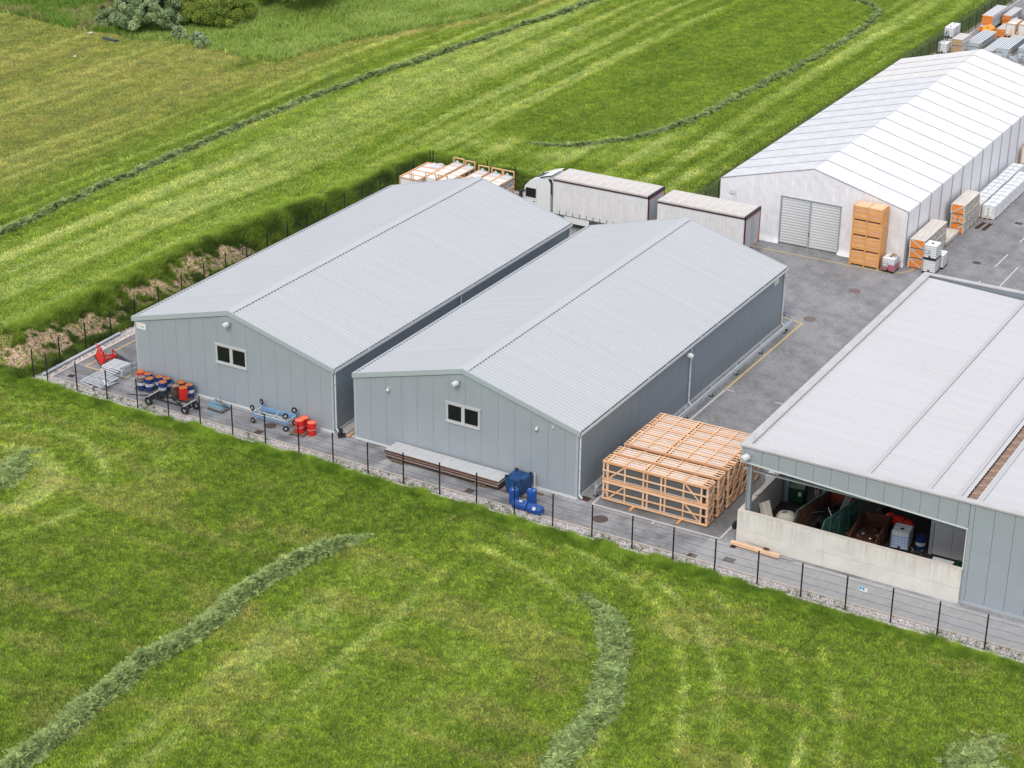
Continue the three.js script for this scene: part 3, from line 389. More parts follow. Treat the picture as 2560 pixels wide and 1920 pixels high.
function camDome(label, pos, turn) { const t = thing('wall_camera', label, 'camera', pos, turn); part(t, 'mount', box(0.14, 0.14, 0.08, 0, 0, 0.04), M.white); const s = flat(new THREE.SphereGeometry(0.085, 14, 10)); s.translate(0, -0.06, 0.12); part(t, 'dome', s, M.white); part(t, 'eye', rod(V(0, -0.09, 0.18), V(0, -0.12, 0.215), 0.035, 10), M.black); return t; }

function hall(label, X0, Z0, W, L, eave, ridge, wx0, winX, seam0) {
  const t = thing('metal_hall', label, 'warehouse', [X0, 0, Z0]); const mid = W / 2, ry = x => x < mid ? lerp(eave, ridge, x / mid) : lerp(ridge, eave, (x - mid) / mid), wx1 = W - 0.1, y0 = 0.14, top = 0.16;
  part(t, 'wall_core', prism([[wx0 + 0.03, 0.02], [wx1 - 0.03, 0.02], [wx1 - 0.03, ry(wx1) - 0.3], [mid, ridge - 0.3], [wx0 + 0.03, ry(wx0) - 0.3]], L - 0.08, -L + 0.04), M.joint);
  // front panels, cut to the gable and round the window
  const [ax, ay, aw, ah] = winX, cuts = [wx0]; for (let x = seam0; x < wx1 - 0.3; x += 1.117) cuts.push(x); cuts.push(wx1);
  for (let k = 0; k < cuts.length - 1; k++) {
    const a = cuts[k] + 0.006, b = cuts[k + 1] - 0.006, topPts = (lo) => { const p = [[a, lo], [b, lo], [b, ry(b) - top]]; if (a < mid && b > mid) p.push([mid, ridge - top]); p.push([a, ry(a) - top]); return p; };
    const l = Math.max(a, ax), r = Math.min(b, ax + aw); const gs = [];
    if (r - l < 0.02) gs.push(prism(topPts(y0), 0.05, -0.05));
    else { gs.push(prism([[a, y0], [b, y0], [b, ay], [a, ay]], 0.05, -0.05)); gs.push(prism(topPts(ay + ah), 0.05, -0.05)); if (l > a + 0.01) gs.push(prism([[a, ay], [l, ay], [l, ay + ah], [a, ay + ah]], 0.05, -0.05)); if (r < b - 0.01) gs.push(prism([[r, ay], [b, ay], [b, ay + ah], [r, ay + ah]], 0.05, -0.05)); }
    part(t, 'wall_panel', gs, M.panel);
  }
  const ns = 27, sp = (L - 0.1) / ns, sg = span(wx1 - 0.05, wx1, y0, eave - 0.1, -sp + 0.006, -0.006), bg = span(wx0, wx0 + 0.05, y0, eave - 0.1, -sp + 0.006, -0.006);
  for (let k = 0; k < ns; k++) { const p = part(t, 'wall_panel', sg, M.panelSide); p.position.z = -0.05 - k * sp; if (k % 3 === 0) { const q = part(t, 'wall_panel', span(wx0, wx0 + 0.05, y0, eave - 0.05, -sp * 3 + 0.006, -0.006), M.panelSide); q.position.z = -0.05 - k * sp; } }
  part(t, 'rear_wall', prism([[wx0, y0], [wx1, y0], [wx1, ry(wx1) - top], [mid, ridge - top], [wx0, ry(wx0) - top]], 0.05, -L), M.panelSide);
  part(t, 'base_flashing', [span(wx0 - 0.01, wx1 + 0.02, 0, 0.135, -0.045, 0.03), span(wx1 - 0.045, wx1 + 0.03, 0, 0.13, -L, -0.05)], M.white);
  part(t, 'corner_trim', [span(wx1 - 0.12, wx1 + 0.012, 0.145, eave - 0.2, 0.002, 0.014), span(wx1 + 0.002, wx1 + 0.014, 0.145, eave - 0.12, -0.12, 0.0), span(wx0 - 0.012, wx0 + 0.14, 0.145, ry(wx0) - 0.2, 0.002, 0.013)], M.trim);
  // roof
  const cosr = Math.cos(Math.atan2(ridge - eave, mid));
  const rl = part(t, 'roof_sheet', ribbed(L, 0.333, 0.05, 0.06, [0, eave - 0.04], [mid, ridge - 0.04]), M.roof), rr = part(t, 'roof_sheet', ribbed(L, 0.333, 0.05, 0.06, [W, eave - 0.04], [mid, ridge - 0.04]), M.roof);
  part(t, 'roof_soffit', prism([[0.02, eave - 0.14], [mid, ridge - 0.14], [W - 0.02, eave - 0.14], [W - 0.02, eave - 0.06], [mid, ridge - 0.06], [0.02, eave - 0.06]], L - 0.02, -L + 0.01), M.trim);
  const sl = (ridge - eave) / mid, capW = 0.34, q = [[mid - capW, ridge - capW * sl + 0.02], [mid, ridge + 0.02], [mid + capW, ridge - capW * sl + 0.02], [mid + capW, ridge - capW * sl + 0.035], [mid, ridge + 0.035], [mid - capW, ridge - capW * sl + 0.035]];
  part(t, 'ridge_cap', prism(q, L, -L), M.ridge);
  const n = Math.round(L / 0.333), p = L / n, dash = []; for (let k = 0; k < n; k++) { const z = -k * p - (p - 0.12) / 2; dash.push(box(0.03, 0.04, (p - 0.13) * 0.8, mid + capW + 0.005, ridge - (capW + 0.005) * sl - 0.014, z)); dash.push(box(0.045, 0.04, (p - 0.13) * 0.8, 0.21, eave + 0.21 * sl - 0.012, z)); }
  part(t, 'rib_closures', dash, mat('foam_closure', 0.17, 0.175, 0.19));
  part(t, 'eave_flashing', prism([[-0.01, eave - 0.2], [0.01, eave - 0.2], [0.01, eave + 0.01], [0.18, eave + 0.18 * sl + 0.015], [0.18, eave + 0.18 * sl + 0.03], [-0.01, eave + 0.025]], L, -L), M.roof);
  part(t, 'eave_trim', [span(W - 0.06, W - 0.035, eave - 0.16, eave - 0.03, -L, 0), span(W - 0.035, W + 0.11, eave - 0.19, eave - 0.17, -L, 0)], M.trim);
  part(t, 'gutter', [span(W + 0.1, W + 0.125, eave - 0.24, eave - 0.07, -L, 0.02), ...Array.from({ length: 12 }, (_, k) => span(W - 0.03, W + 0.13, eave - 0.075, eave - 0.06, -1.2 - k * 2.5 - 0.03, -1.2 - k * 2.5))], M.white);
  part(t, 'gutter_channel', span(W - 0.034, W + 0.099, eave - 0.168, eave - 0.15, -L, 0), mat('gutter_inside', 0.07, 0.045, 0.05));
  for (const z of [-0.12, -14.9, -L + 0.25]) { const d = part(t, 'downpipe', [rod(V(wx1 + 0.09, 0.25, z), V(wx1 + 0.09, eave - 0.4, z), 0.055, 10), rod(V(wx1 + 0.09, eave - 0.4, z), V(W + 0.05, eave - 0.19, z), 0.05, 10), rod(V(wx1 + 0.09, 0.27, z), V(wx1 + 0.3, 0.06, z), 0.055, 10)], M.white); part(d, 'pipe_clip', [0.6, 1.9, 3.3].map(y => span(wx1, wx1 + 0.16, y, y + 0.03, z - 0.07, z + 0.07)), M.zinc); }
  // verge trims on the gable, in lengths
  for (const [x0, x1] of [[-0.01, 2.6], [2.6, 5.2], [5.2, mid], [mid, mid + 2.6], [mid + 2.6, mid + 5.2], [mid + 5.2, W + 0.06]]) part(t, 'verge_trim', prism([[x0 + 0.004, ry(x0) - 0.29], [x1 - 0.004, ry(x1) - 0.29], [x1 - 0.004, ry(x1) + 0.03], [x0 + 0.004, ry(x0) + 0.03]], 0.1, -0.02), M.trim);
  for (const [x0, x1] of [[0, mid], [mid, W]]) part(t, 'verge_trim', prism([[x0, ry(x0) - 0.25], [x1, ry(x1) - 0.25], [x1, ry(x1) + 0.03], [x0, ry(x0) + 0.03]], 0.08, -L - 0.06), M.trim);
  // window
  const WF = M.frame ??= mat('window_frame', 0.5, 0.52, 0.54, { roughness: 0.5 }); const w = part(t, 'window', [span(ax + 0.001, ax + 0.12, ay + 0.11, ay + ah - 0.1, -0.06, 0.03), span(ax + aw - 0.12, ax + aw - 0.001, ay + 0.11, ay + ah - 0.1, -0.06, 0.03), span(ax + aw / 2 - 0.11, ax + aw / 2 + 0.11, ay + 0.11, ay + ah - 0.1, -0.06, 0.03), span(ax + 0.001, ax + aw - 0.001, ay + ah - 0.099, ay + ah - 0.001, -0.06, 0.05), span(ax + 0.001, ax + aw - 0.001, ay + 0.001, ay + 0.109, -0.06, 0.06)], WF);
  for (const k of [0, 1]) { const g = part(w, 'pane', span(ax + 0.12 + k * (aw / 2 - 0.01), ax + aw / 2 - 0.11 + k * (aw / 2 - 0.01), ay + 0.11, ay + ah - 0.1, -0.03, -0.02), M.glass); }
  part(w, 'window_trim', [span(ax - 0.06, ax + aw + 0.06, ay + ah + 0.002, ay + ah + 0.05, 0.002, 0.07), span(ax - 0.04, ax + aw + 0.04, ay - 0.05, ay - 0.002, 0.002, 0.08)], WF);
  return t;
}
const hallA = hall('left grey metal hall with gabled silver roof, drums and trolleys before its gable', 0, 0, 15.785, 30.36, 4.39, 6.495, 0.2, [6.74, 2.78, 2.42, 1.26], 1.36);
const hallB = hall('right grey metal hall with gabled silver roof, guardrail along its open side', 17.115, -0.08, 15.64, 30.3, 4.39, 6.495, 0.08, [6.68, 2.88, 2.32, 1.22], 1.3);
floodlight('white floodlight high on the gable of the left grey hall', [8.02, 5.72, 0.03], -0.5); floodlight('white floodlight high on the gable of the right grey hall', [24.75, 5.66, -0.03], -0.5);
floodlight('white floodlight under the eave on the long side of the right hall', [32.75, 3.9, -14.2], Math.PI / 2 + 0.2);
camDome('white camera upper left on the right hall gable', [19.72, 3.95, -0.06], 0); camDome('white camera upper right on the right hall gable', [29.98, 3.95, -0.06], 0); camDome('white camera at the rear corner of the right hall', [32.7, 3.75, -30.36], 2.2);
{ const t = thing('alarm_sensor', 'tiny white sensor near the right end of the right hall gable', 'sensor', [31.03, 4.26, -0.06]); part(t, 'sensor_body', box(0.12, 0.14, 0.08, 0, 0, 0.04), M.white); part(t, 'sensor_face', box(0.08, 0.05, 0.01, 0, -0.02, 0.085), M.trim); }
logo('white sign with yellow and black lettering on the left hall gable', 0.76, 0.43, [0.75, 3.89, 0.018], 0); logo('white sign with yellow and black lettering on the side of the right hall', 0.76, 0.4, [32.672, 3.77, -28.8], Math.PI / 2);
struct('passage_floor', [span(15.8, 16.35, -0.02, 0.03, -30, -0.1)], M.concrete);
solo('plank', 'weathered brown plank lying in the gap between the two grey halls', 'plank', beam(V(16.75, 0.06, 0.1), V(16.6, 0.08, -3.4), 0.24, 0.07), M.card); solo('plank', 'pale short board lying at the mouth of the gap between halls', 'plank', beam(V(17.0, 0.04, -0.1), V(16.95, 0.04, -2.2), 0.16, 0.05), M.greyWood);
{ const t = thing('rubber_mat', 'rolled black rubber mat by the downpipe between the two halls', 'mat', [16.15, 0, 0.05], 0.5); part(t, 'roll', rod(V(0, 0.11, 0.25), V(0, 0.13, -0.5), 0.12, 12), M.tyre); part(t, 'loose_end', box(0.5, 0.03, 0.6, 0.12, 0.02, 0.1, 0.05, 0.2, 0.06), M.tyre); }

// white tent hall
{
  const x0 = 20.845, x1 = 36.137, z0 = -45.53, nb = 16, b = 2.556, h = 4.363, rdg = 6.394, mx = (x0 + x1) / 2, L = nb * b, t = thing('tent_hall', 'long white tent hall with ribbed double door, many roof bays', 'tent', [x0, 0, z0]), W = x1 - x0, m = W / 2;
  for (let k = 0; k < nb; k++) {
    const bay = s => sheet((u, v) => { const x = s < 0 ? lerp(0, m, u) : lerp(W, m, u), crease = 0.012 * (Math.exp(-Math.pow((u - 0.34) * 40, 2)) + Math.exp(-Math.pow((u - 0.68) * 40, 2))), y = lerp(h, rdg, u) - 0.008 * Math.sin(Math.PI * v) * Math.sin(Math.PI * clamp(u * 1.02)) + crease + 0.005 * (noise(u * 7, v * 3 + k * 9, 200) - 0.5); return [x, y, -(k + v) * b, u * 8 + k * 3.7, v * b]; }, 40, 8);
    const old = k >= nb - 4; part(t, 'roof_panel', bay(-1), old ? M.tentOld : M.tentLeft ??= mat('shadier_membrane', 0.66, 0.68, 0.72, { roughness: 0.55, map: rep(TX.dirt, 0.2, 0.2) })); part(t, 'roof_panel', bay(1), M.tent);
    part(t, 'side_panel', sheet((u, v) => { const y = v * h; return [W + 0.03 * Math.sin(u * Math.PI) * Math.sin(v * Math.PI) + 0.025 * (noise(u * 5 + k * 3, v * 2.5, 201) - 0.5) + 0.05 * Math.pow(1 - v, 8), y, -(k + u) * b, u * b + k * 2.3, y]; }, 14, 8), M.tentWall);
    part(t, 'roof_seam', [beam(V(0, h + 0.012, -k * b), V(m, rdg + 0.012, -k * b), 0.085, 0.03), beam(V(W, h + 0.012, -k * b), V(m, rdg + 0.012, -k * b), 0.085, 0.03), span(W - 0.02, W + 0.05, 0.05, h + 0.005, -k * b - 0.04, -k * b + 0.04)], M.seam);
  }
  part(t, 'side_wall', sheet((u, v) => [0, v * h, -u * L, u * L, v * h], 64, 4), M.tentWall);
  part(t, 'rear_wall', sheet((u, v) => { const x = u * W, tp = x < m ? lerp(h, rdg, x / m) : lerp(rdg, h, (x - m) / m); return [x, v * tp, -L, x, v * tp]; }, 20, 4), M.tentWall);
  const d0 = 26.03 - x0, d1 = 30.86 - x0, dh = 3.82, topAt = x => (x < m ? lerp(h, rdg, x / m) : lerp(rdg, h, (x - m) / m)) - 0.01;
  const fz = (x, y) => 0.02 + 0.05 * (noise(x * 1.1, y * 0.5, 210) - 0.5) + 0.035 * (noise(x * 3.4 + y * 1.5, y * 1.8, 211) - 0.5) + 0.33 * Math.pow(clamp(1 - y / 0.55), 2) * (0.4 + 0.8 * noise(x * 2.3, 1, 212)) * (x > d0 - 3 && x < d0 + 0.1 || x > d1 - 0.1 && x < d1 + 1.4 ? 1 : 0.35);
  const cloth = (xa, xb, ya, nu, nv) => sheet((u, v) => { const x = lerp(xa, xb, u), y = lerp(ya, topAt(x), v); return [x, y, fz(x, y), x, y]; }, nu, nv);
  part(t, 'gable_wall', [cloth(0, d0, 0.01, 60, 40), cloth(d0, d1, dh, 50, 24), cloth(d1, W, 0.01, 60, 40)], M.tentWall);
  part(t, 'verge_seam', [beam(V(0, h + 0.03, 0.03), V(m, rdg + 0.03, 0.03), 0.05, 0.05), beam(V(W, h + 0.03, 0.03), V(m, rdg + 0.03, 0.03), 0.05, 0.05)], M.seam);
  for (const k of [0, 1]) {
    const a = d0 + 0.06 + k * (d1 - d0) / 2, e = a + (d1 - d0) / 2 - 0.12, leaf = part(t, 'door_leaf', (() => { const prof = [], n = 17, s = (dh - 0.1) / n; for (let i = 0; i < n; i++) { const y = 0.05 + i * s; prof.push([y, 0.0], [y + s * 0.2, 0.045], [y + s * 0.78, 0.045], [y + s * 0.95, 0.0]); } prof.push([dh - 0.05, 0]); return sheet((u, v) => { const q = prof[Math.round(v * (prof.length - 1))]; return [lerp(a, e, u), q[0], q[1] - 0.02, lerp(a, e, u), q[0]]; }, 1, prof.length - 1); })(), M.trim2 ??= mat('pale_grey_slats', 0.58, 0.6, 0.62, { roughness: 0.4 }));
    part(leaf, 'door_edge', [span(a - 0.055, a, 0.02, dh - 0.02, -0.05, 0.05), span(e, e + 0.055, 0.02, dh - 0.02, -0.05, 0.05)], M.zinc);
  }
  part(t, 'door_frame', [span(d0 - 0.06, d0, 0, dh, -0.06, 0.09), span(d1, d1 + 0.06, 0, dh, -0.06, 0.09), span(d0 - 0.06, d1 + 0.06, dh + 0.001, dh + 0.07, -0.06, 0.1), span((d0 + d1) / 2 - 0.05, (d0 + d1) / 2 + 0.05, 0.02, dh - 0.02, 0.051, 0.09)], M.zinc); part(t, 'door_handle', span((d0 + d1) / 2 - 0.02, (d0 + d1) / 2 + 0.02, 1, 1.3, 0.091, 0.12), M.black);
  logo('small white sign with lettering on the tent gable, left of its door', 0.5, 0.33, [21.9, 3.49, z0 + 0.14], 0);
}

// open-fronted warehouse on the right
{
  const x0 = 42.47, z0 = -0.39, xe = 84, L = 30.03, yT = 5.93, t = thing('open_warehouse', 'pale flat-roofed warehouse with an open bay behind a low concrete wall', 'warehouse', [0, 0, 0]);
  const bot = x => 5.03 - 0.046 * (x - 42.6), cuts = [42.56, 42.79]; for (let x = 43.78; x < 55; x += 1.0) cuts.push(x); cuts.push(55.42);
  for (let k = 0; k < cuts.length - 1; k++) { const a = cuts[k] + 0.009, b = cuts[k + 1] - 0.009; part(t, 'fascia_panel', prism([[a, bot(a)], [b, bot(b)], [b, yT - 0.04], [a, yT - 0.04]], 0.1, z0 - 0.1), M.panel); }
  part(t, 'fascia_core', prism([[42.6, bot(42.6) + 0.03], [55.4, bot(55.4) + 0.03], [55.4, yT - 0.06], [42.6, yT - 0.06]], 0.1, z0 - 0.21), M.joint);
  part(t, 'fascia_trim', prism([[42.55, bot(42.55) - 0.09], [55.43, bot(55.43) - 0.09], [55.43, bot(55.43) - 0.004], [42.55, bot(42.55) - 0.004]], 0.2, z0 - 0.18), M.white);
  const rc = [55.43, 55.7]; for (let x = 56.75; x < 83; x += 1.05) rc.push(x); for (let k = 0; k < rc.length - 1; k++) part(t, 'wall_panel', span(rc[k] + 0.009, rc[k + 1] - 0.009, 0.16, yT - 0.04, z0 - 0.1, z0), M.panel);
  part(t, 'wall_core', span(55.44, 83, 0.02, yT - 0.06, z0 - 0.2, z0 - 0.101), M.joint); part(t, 'base_flashing', span(55.43, 83, 0.0, 0.155, z0 - 0.09, z0 + 0.05), M.trim);
  part(t, 'screw_heads', Array.from({ length: 6 }, (_, k) => { const g = flat(new THREE.SphereGeometry(0.035, 8, 6)); g.translate(55.56, 0.7 + k * 0.95, z0 + 0.005); return g; }), M.zinc); part(t, 'opening_trim', span(55.38, 55.428, 1.95, bot(55.4), z0 - 0.12, z0 + 0.03), M.white);
  // roof: falls from the left edge to a valley gutter
  const xv = 54.75, ya = 5.82, yv = ya - 0.046 * (xv - 42.9), yr = yv + 0.046 * (xe - xv - 0.5), rise = (x) => x < xv ? lerp(ya, yv, (x - 42.9) / (xv - 42.9)) : lerp(yv, yr, (x - xv - 0.5) / (xe - xv - 0.5));
  const ribs = (a, b) => { const g = ribbed(L - 0.9, 0.345, 0.04, 0.12, [a, rise(a)], [b, rise(b)]); g.translate(0, 0, z0 - 0.45); return g; };
  part(t, 'roof_sheet', ribs(42.92, xv - 0.02), M.roofPale); part(t, 'roof_sheet', ribs(xv + 0.52, xe), M.roofPale);
  part(t, 'valley_gutter', [span(xv - 0.02, xv + 0.52, yv - 0.16, yv - 0.12, z0 - L + 0.5, z0 - 0.5)], mat('silted_gutter', 0.44, 0.34, 0.29, { map: rep(TX.rust, 1, 0.3), roughness: 1 }));
  for (const x of [49.49, 52.77, 54.38, 55.52, 58.8]) part(t, 'roof_strip', [box(0.16, 0.02, L - 1.2, x, rise(x) + 0.07, z0 - L / 2 - 0.1), box(0.05, 0.05, L - 1.2, x - 0.07, rise(x) + 0.09, z0 - L / 2 - 0.1)], M.roofPale);
  { const d = []; for (const x of [49.49, 52.77, 54.38, 55.52, 58.8]) for (let k = 0; k < 84; k++) d.push(box(0.05, 0.05, 0.2, x + 0.105, rise(x) + 0.03, z0 - 0.75 - k * 0.345)); part(t, 'rib_closures', d, mat('closure_grey', 0.34, 0.34, 0.36)); }
  part(t, 'parapet_cap', [span(x0, xe, yT - 0.035, yT + 0.06, z0 - 0.36, z0 + 0.07), span(x0, x0 + 0.5, yT - 0.034, yT + 0.055, z0 - L - 0.05, z0 - 0.361), span(x0 + 0.501, xe, yT - 0.034, yT + 0.055, z0 - L - 0.05, z0 - L + 0.3)], M.cap);
  { const bolts = []; for (let k = 0; k < 22; k++) bolts.push(box(0.07, 0.02, 0.07, x0 + 0.36, yT + 0.06, z0 - 1 - k * 1.35)); part(t, 'cap_fixings', bolts, M.zinc); }
  part(t, 'parapet', [span(x0 + 0.09, x0 + 0.45, 4.9, yT - 0.036, z0 - L, z0 - 0.36), span(x0 + 0.46, xe, 4.5, yT - 0.036, z0 - L - 0.02, z0 - L + 0.24), span(55.5, xe, 4.5, yT - 0.036, z0 - 0.34, z0 - 0.21)], M.panelSide);
  part(t, 'rear_wall', span(x0 + 0.1, xe, 0, 4.9, z0 - L - 0.02, z0 - L + 0.1), M.panelSide); part(t, 'side_wall', span(x0 + 0.12, x0 + 0.26, 0, 4.9, z0 - L, -13.5), M.panelSide);
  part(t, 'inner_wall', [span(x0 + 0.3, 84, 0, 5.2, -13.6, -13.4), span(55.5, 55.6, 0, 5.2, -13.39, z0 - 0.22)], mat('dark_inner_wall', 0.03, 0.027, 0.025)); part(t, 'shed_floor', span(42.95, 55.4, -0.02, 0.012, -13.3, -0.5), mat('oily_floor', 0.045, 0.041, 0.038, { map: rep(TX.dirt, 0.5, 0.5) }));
  part(t, 'roof_rod', Array.from({ length: 3 }, (_, k) => rod(V([43.0, 47.6, 55.2][k], yT, [-1.2, -15.5, -1.6][k]), V([43.0, 47.6, 55.2][k], yT + 0.55, [-1.2, -15.5, -1.6][k]), 0.008, 5)), M.zinc);
  for (const [x, z, y] of [[43.08, -0.62, 2.0], [43.2, -6.1, 0]]) part(t, 'column', [span(x - 0.13, x - 0.105, y, 5.2, z - 0.15, z + 0.15), span(x + 0.105, x + 0.13, y, 5.2, z - 0.15, z + 0.15), span(x - 0.104, x + 0.104, y, 5.2, z - 0.012, z + 0.012)], M.zinc);
  part(t, 'eave_beam', [span(42.62, 55.4, 4.36, 4.42, -0.9, -0.7), span(42.9, 43.15, 4.55, 4.8, -13.3, -0.9)], M.zinc);
  floodlight('white floodlight on the grey fascia of the open warehouse', [43.15, 5.5, z0 + 0.02], -0.6, 1.15);
}
{ // low concrete walls of the open bay
  const t = thing('concrete_wall', 'stained concrete wall in front of the open warehouse bay', 'wall', [0, 0, 0]); const g = span(42.66, 55.42, -0.05, 2.03, -0.44, -0.18), p = g.attributes.position, uv = g.attributes.uv; for (let i = 0; i < p.count; i++) uv.setXY(i, (p.getX(i) - 42.66) / 12.76 * 0.998, clamp(p.getY(i) / 2.04, 0.01, 0.99)); part(t, 'wall_face', g, M.concreteWall); part(t, 'wall_top', span(42.65, 55.43, 2.031, 2.045, -0.45, -0.17), mat('mossy_top', 0.66, 0.6, 0.54, { map: rep(TX.dirt, 1, 1), roughness: 1 }));
  const s = thing('concrete_wall', 'concrete side wall running back from the corner of the open bay', 'wall', [0, 0, 0]); part(s, 'wall_face', span(42.66, 42.92, -0.05, 2.03, -12.6, -0.445), M.concrete); part(s, 'wall_top', span(42.65, 42.93, 2.031, 2.045, -12.6, -0.455), mat('mossy_side_top', 0.62, 0.54, 0.47, { map: rep(TX.dirt, 1, 1), roughness: 1 }));
}
// guardrail round the right hall
{
  const t = thing('guardrail', 'grey steel guardrail along the right hall, bent round its far corner', 'guardrail', [0, 0, 0]);
  const path = []; for (let z = -0.7; z > -29.6; z -= 0.6) path.push([33.5, z]); for (let k = 0; k <= 8; k++) { const a = k / 8 * Math.PI * 0.46; path.push([32.45 + 1.05 * Math.cos(a), -29.75 - 1.15 * Math.sin(a)]); } path.push([31.4, -31.1], [29.5, -31.4]);
  const prof = [[0, 0.42], [-0.05, 0.46], [-0.05, 0.52], [0, 0.56], [0, 0.6], [-0.05, 0.64], [-0.05, 0.7], [0, 0.74]];
  part(t, 'rail', sheet((u, v) => { const f = u * (path.length - 1), i = Math.min(path.length - 2, Math.floor(f)), k = f - i, a = path[i], b = path[i + 1], dx = b[0] - a[0], dz = b[1] - a[1], l = Math.hypot(dx, dz), q = prof[Math.round(v * (prof.length - 1))]; return [lerp(a[0], b[0], k) + dz / l * q[0] * 1.2 + 0.03, q[1] + 0.02, lerp(a[1], b[1], k) - dx / l * q[0] * 1.2, u * 40, v]; }, (path.length - 1) * 2, prof.length - 1), M.galv);
  for (const z of [-1.08, -5.1, -9.2, -13.24, -17.05, -20.97, -25.04, -29.12]) { const p = part(t, 'rail_post', [span(33.34, 33.4, 0, 0.8, z - 0.07, z + 0.07), span(33.4, 33.45, 0.45, 0.72, z - 0.05, z + 0.05)], M.galv); part(p, 'foot_plate', span(33.25, 33.52, 0, 0.03, z - 0.13, z + 0.13), M.black); }
  for (const x of [31.6, 30]) part(t, 'rail_post', span(x - 0.05, x + 0.05, 0, 0.7, -31.2, -31.1), M.galv); part(t, 'reflector', [span(33.545, 33.56, 0.62, 0.72, -13.3, -13.2), span(33.545, 33.56, 0.62, 0.72, -29.2, -29.1), span(33.545, 33.56, 0.62, 0.72, -1.15, -1.05)], M.white);
}
solo('steel_pipe', 'long grey steel pipe lying along the kerb by the left fence', 'pipe', [rod(V(-5.38, 0.16, 3.0), V(-5.6, 0.16, -4.9), 0.1, 12), (() => { const s = flat(new THREE.SphereGeometry(0.1, 12, 8)); s.translate(-5.6, 0.16, -4.9); return s; })()], M.galv);

// ------------------------------------------------------------------ things in the yard
const drumG = (() => { const r = 0.287, h = 0.83, p = [[0.0, 0.01], [r - 0.01, 0.01], [r + 0.006, 0], [r + 0.006, 0.018], [r, 0.025]]; for (const y of [0.28, 0.55]) p.push([r, y - 0.025], [r + 0.012, y - 0.008], [r + 0.012, y + 0.008], [r, y + 0.025]); p.push([r, h - 0.03], [r + 0.006, h - 0.02], [r + 0.006, h], [r - 0.012, h], [r - 0.014, h - 0.02]); return lathe(p, 28); })();
const drumLid = lathe([[0, 0.812], [0.2, 0.814], [0.272, 0.81]], 28), drumBand = lathe([[0.29, 0.31], [0.2925, 0.315], [0.2925, 0.5], [0.29, 0.505]], 28), bungs = mergeGeometries([rod(V(0.17, 0.81, 0), V(0.17, 0.835, 0), 0.035, 10), rod(V(-0.18, 0.81, 0.02), V(-0.18, 0.83, 0.02), 0.022, 8)]);
const letterTex = cv(512, 64, (c, w, h) => { c.fillStyle = '#ce1410'; c.fillRect(0, 0, w, h); c.fillStyle = '#f4eef4'; c.font = 'bold 46px sans-serif'; for (let k = 0; k < 2; k++) c.fillText('CHAMPION', 12 + k * 256, 50, 236); });
const letterM = new THREE.MeshStandardMaterial({ map: letterTex, roughness: 0.4 });
const letterBand = flat(new THREE.CylinderGeometry(0.2895, 0.2895, 0.1, 32, 1, true)); letterBand.translate(0, 0.4, 0);
const markTex = cv(512, 96, (c, w, h) => { c.fillStyle = '#ced0d6'; c.fillRect(0, 0, w, h); c.strokeStyle = '#7f8796'; c.lineWidth = 5; for (let k = 0; k < 4; k++) { c.beginPath(); c.arc(66 + k * 128, 48, 24, 0.4, 5.4); c.stroke(); c.fillStyle = '#8b92a2'; c.fillRect(54 + k * 128, 44, 36, 6); } }); const markM = new THREE.MeshStandardMaterial({ map: markTex, roughness: 0.5 });
function drum(kind, label, x, z, y = 0, turn = 0) {
  const K = { navy: [M.navy, M.lidOrange], red: [M.red, M.lidRed], redo: [M.red, M.lidOrange], brown: [M.brownDrum, M.lidPink], browno: [M.brownDrum, M.lidOrange], grey: [M.navy, M.lidPink] }[kind];
  const t = thing('steel_drum', label, 'drum', [x, y, z], turn, 'steel drums standing by the halls'); part(t, 'drum_body', drumG, K[0]); part(t, 'lid', drumLid, K[1]); part(t, 'bung', bungs, K[1]);
  if (kind === 'navy' || kind === 'grey') part(t, 'white_band', drumBand.clone(), markM); if (kind === 'grey') part(t, 'faded_rim', lathe([[0.2905, 0.58], [0.2915, 0.6], [0.2915, 0.79], [0.2905, 0.8]], 28), M.greyDrum); if (kind === 'red') part(t, 'lettering', letterBand, letterM); return t;
}
function pallet(label, x, z, turn = 0, m = M.oldWood, L = 1.2, W = 0.8) { const t = thing('pallet', label, 'pallet', [x, 0, z], turn); for (let k = 0; k < 5; k++) part(t, 'deck_board', box(L, 0.022, 0.12, 0, 0.125, -W / 2 + 0.06 + k * (W - 0.12) / 4), m); for (const s of [-1, 0, 1]) part(t, 'runner', [box(0.1, 0.022, W, s * (L / 2 - 0.05), 0.1025, 0), box(0.1, 0.08, 0.14, s * (L / 2 - 0.05), 0.051, -W / 2 + 0.07), box(0.1, 0.08, 0.14, s * (L / 2 - 0.05), 0.051, 0), box(0.1, 0.08, 0.14, s * (L / 2 - 0.05), 0.051, W / 2 - 0.07)], m); return t; }
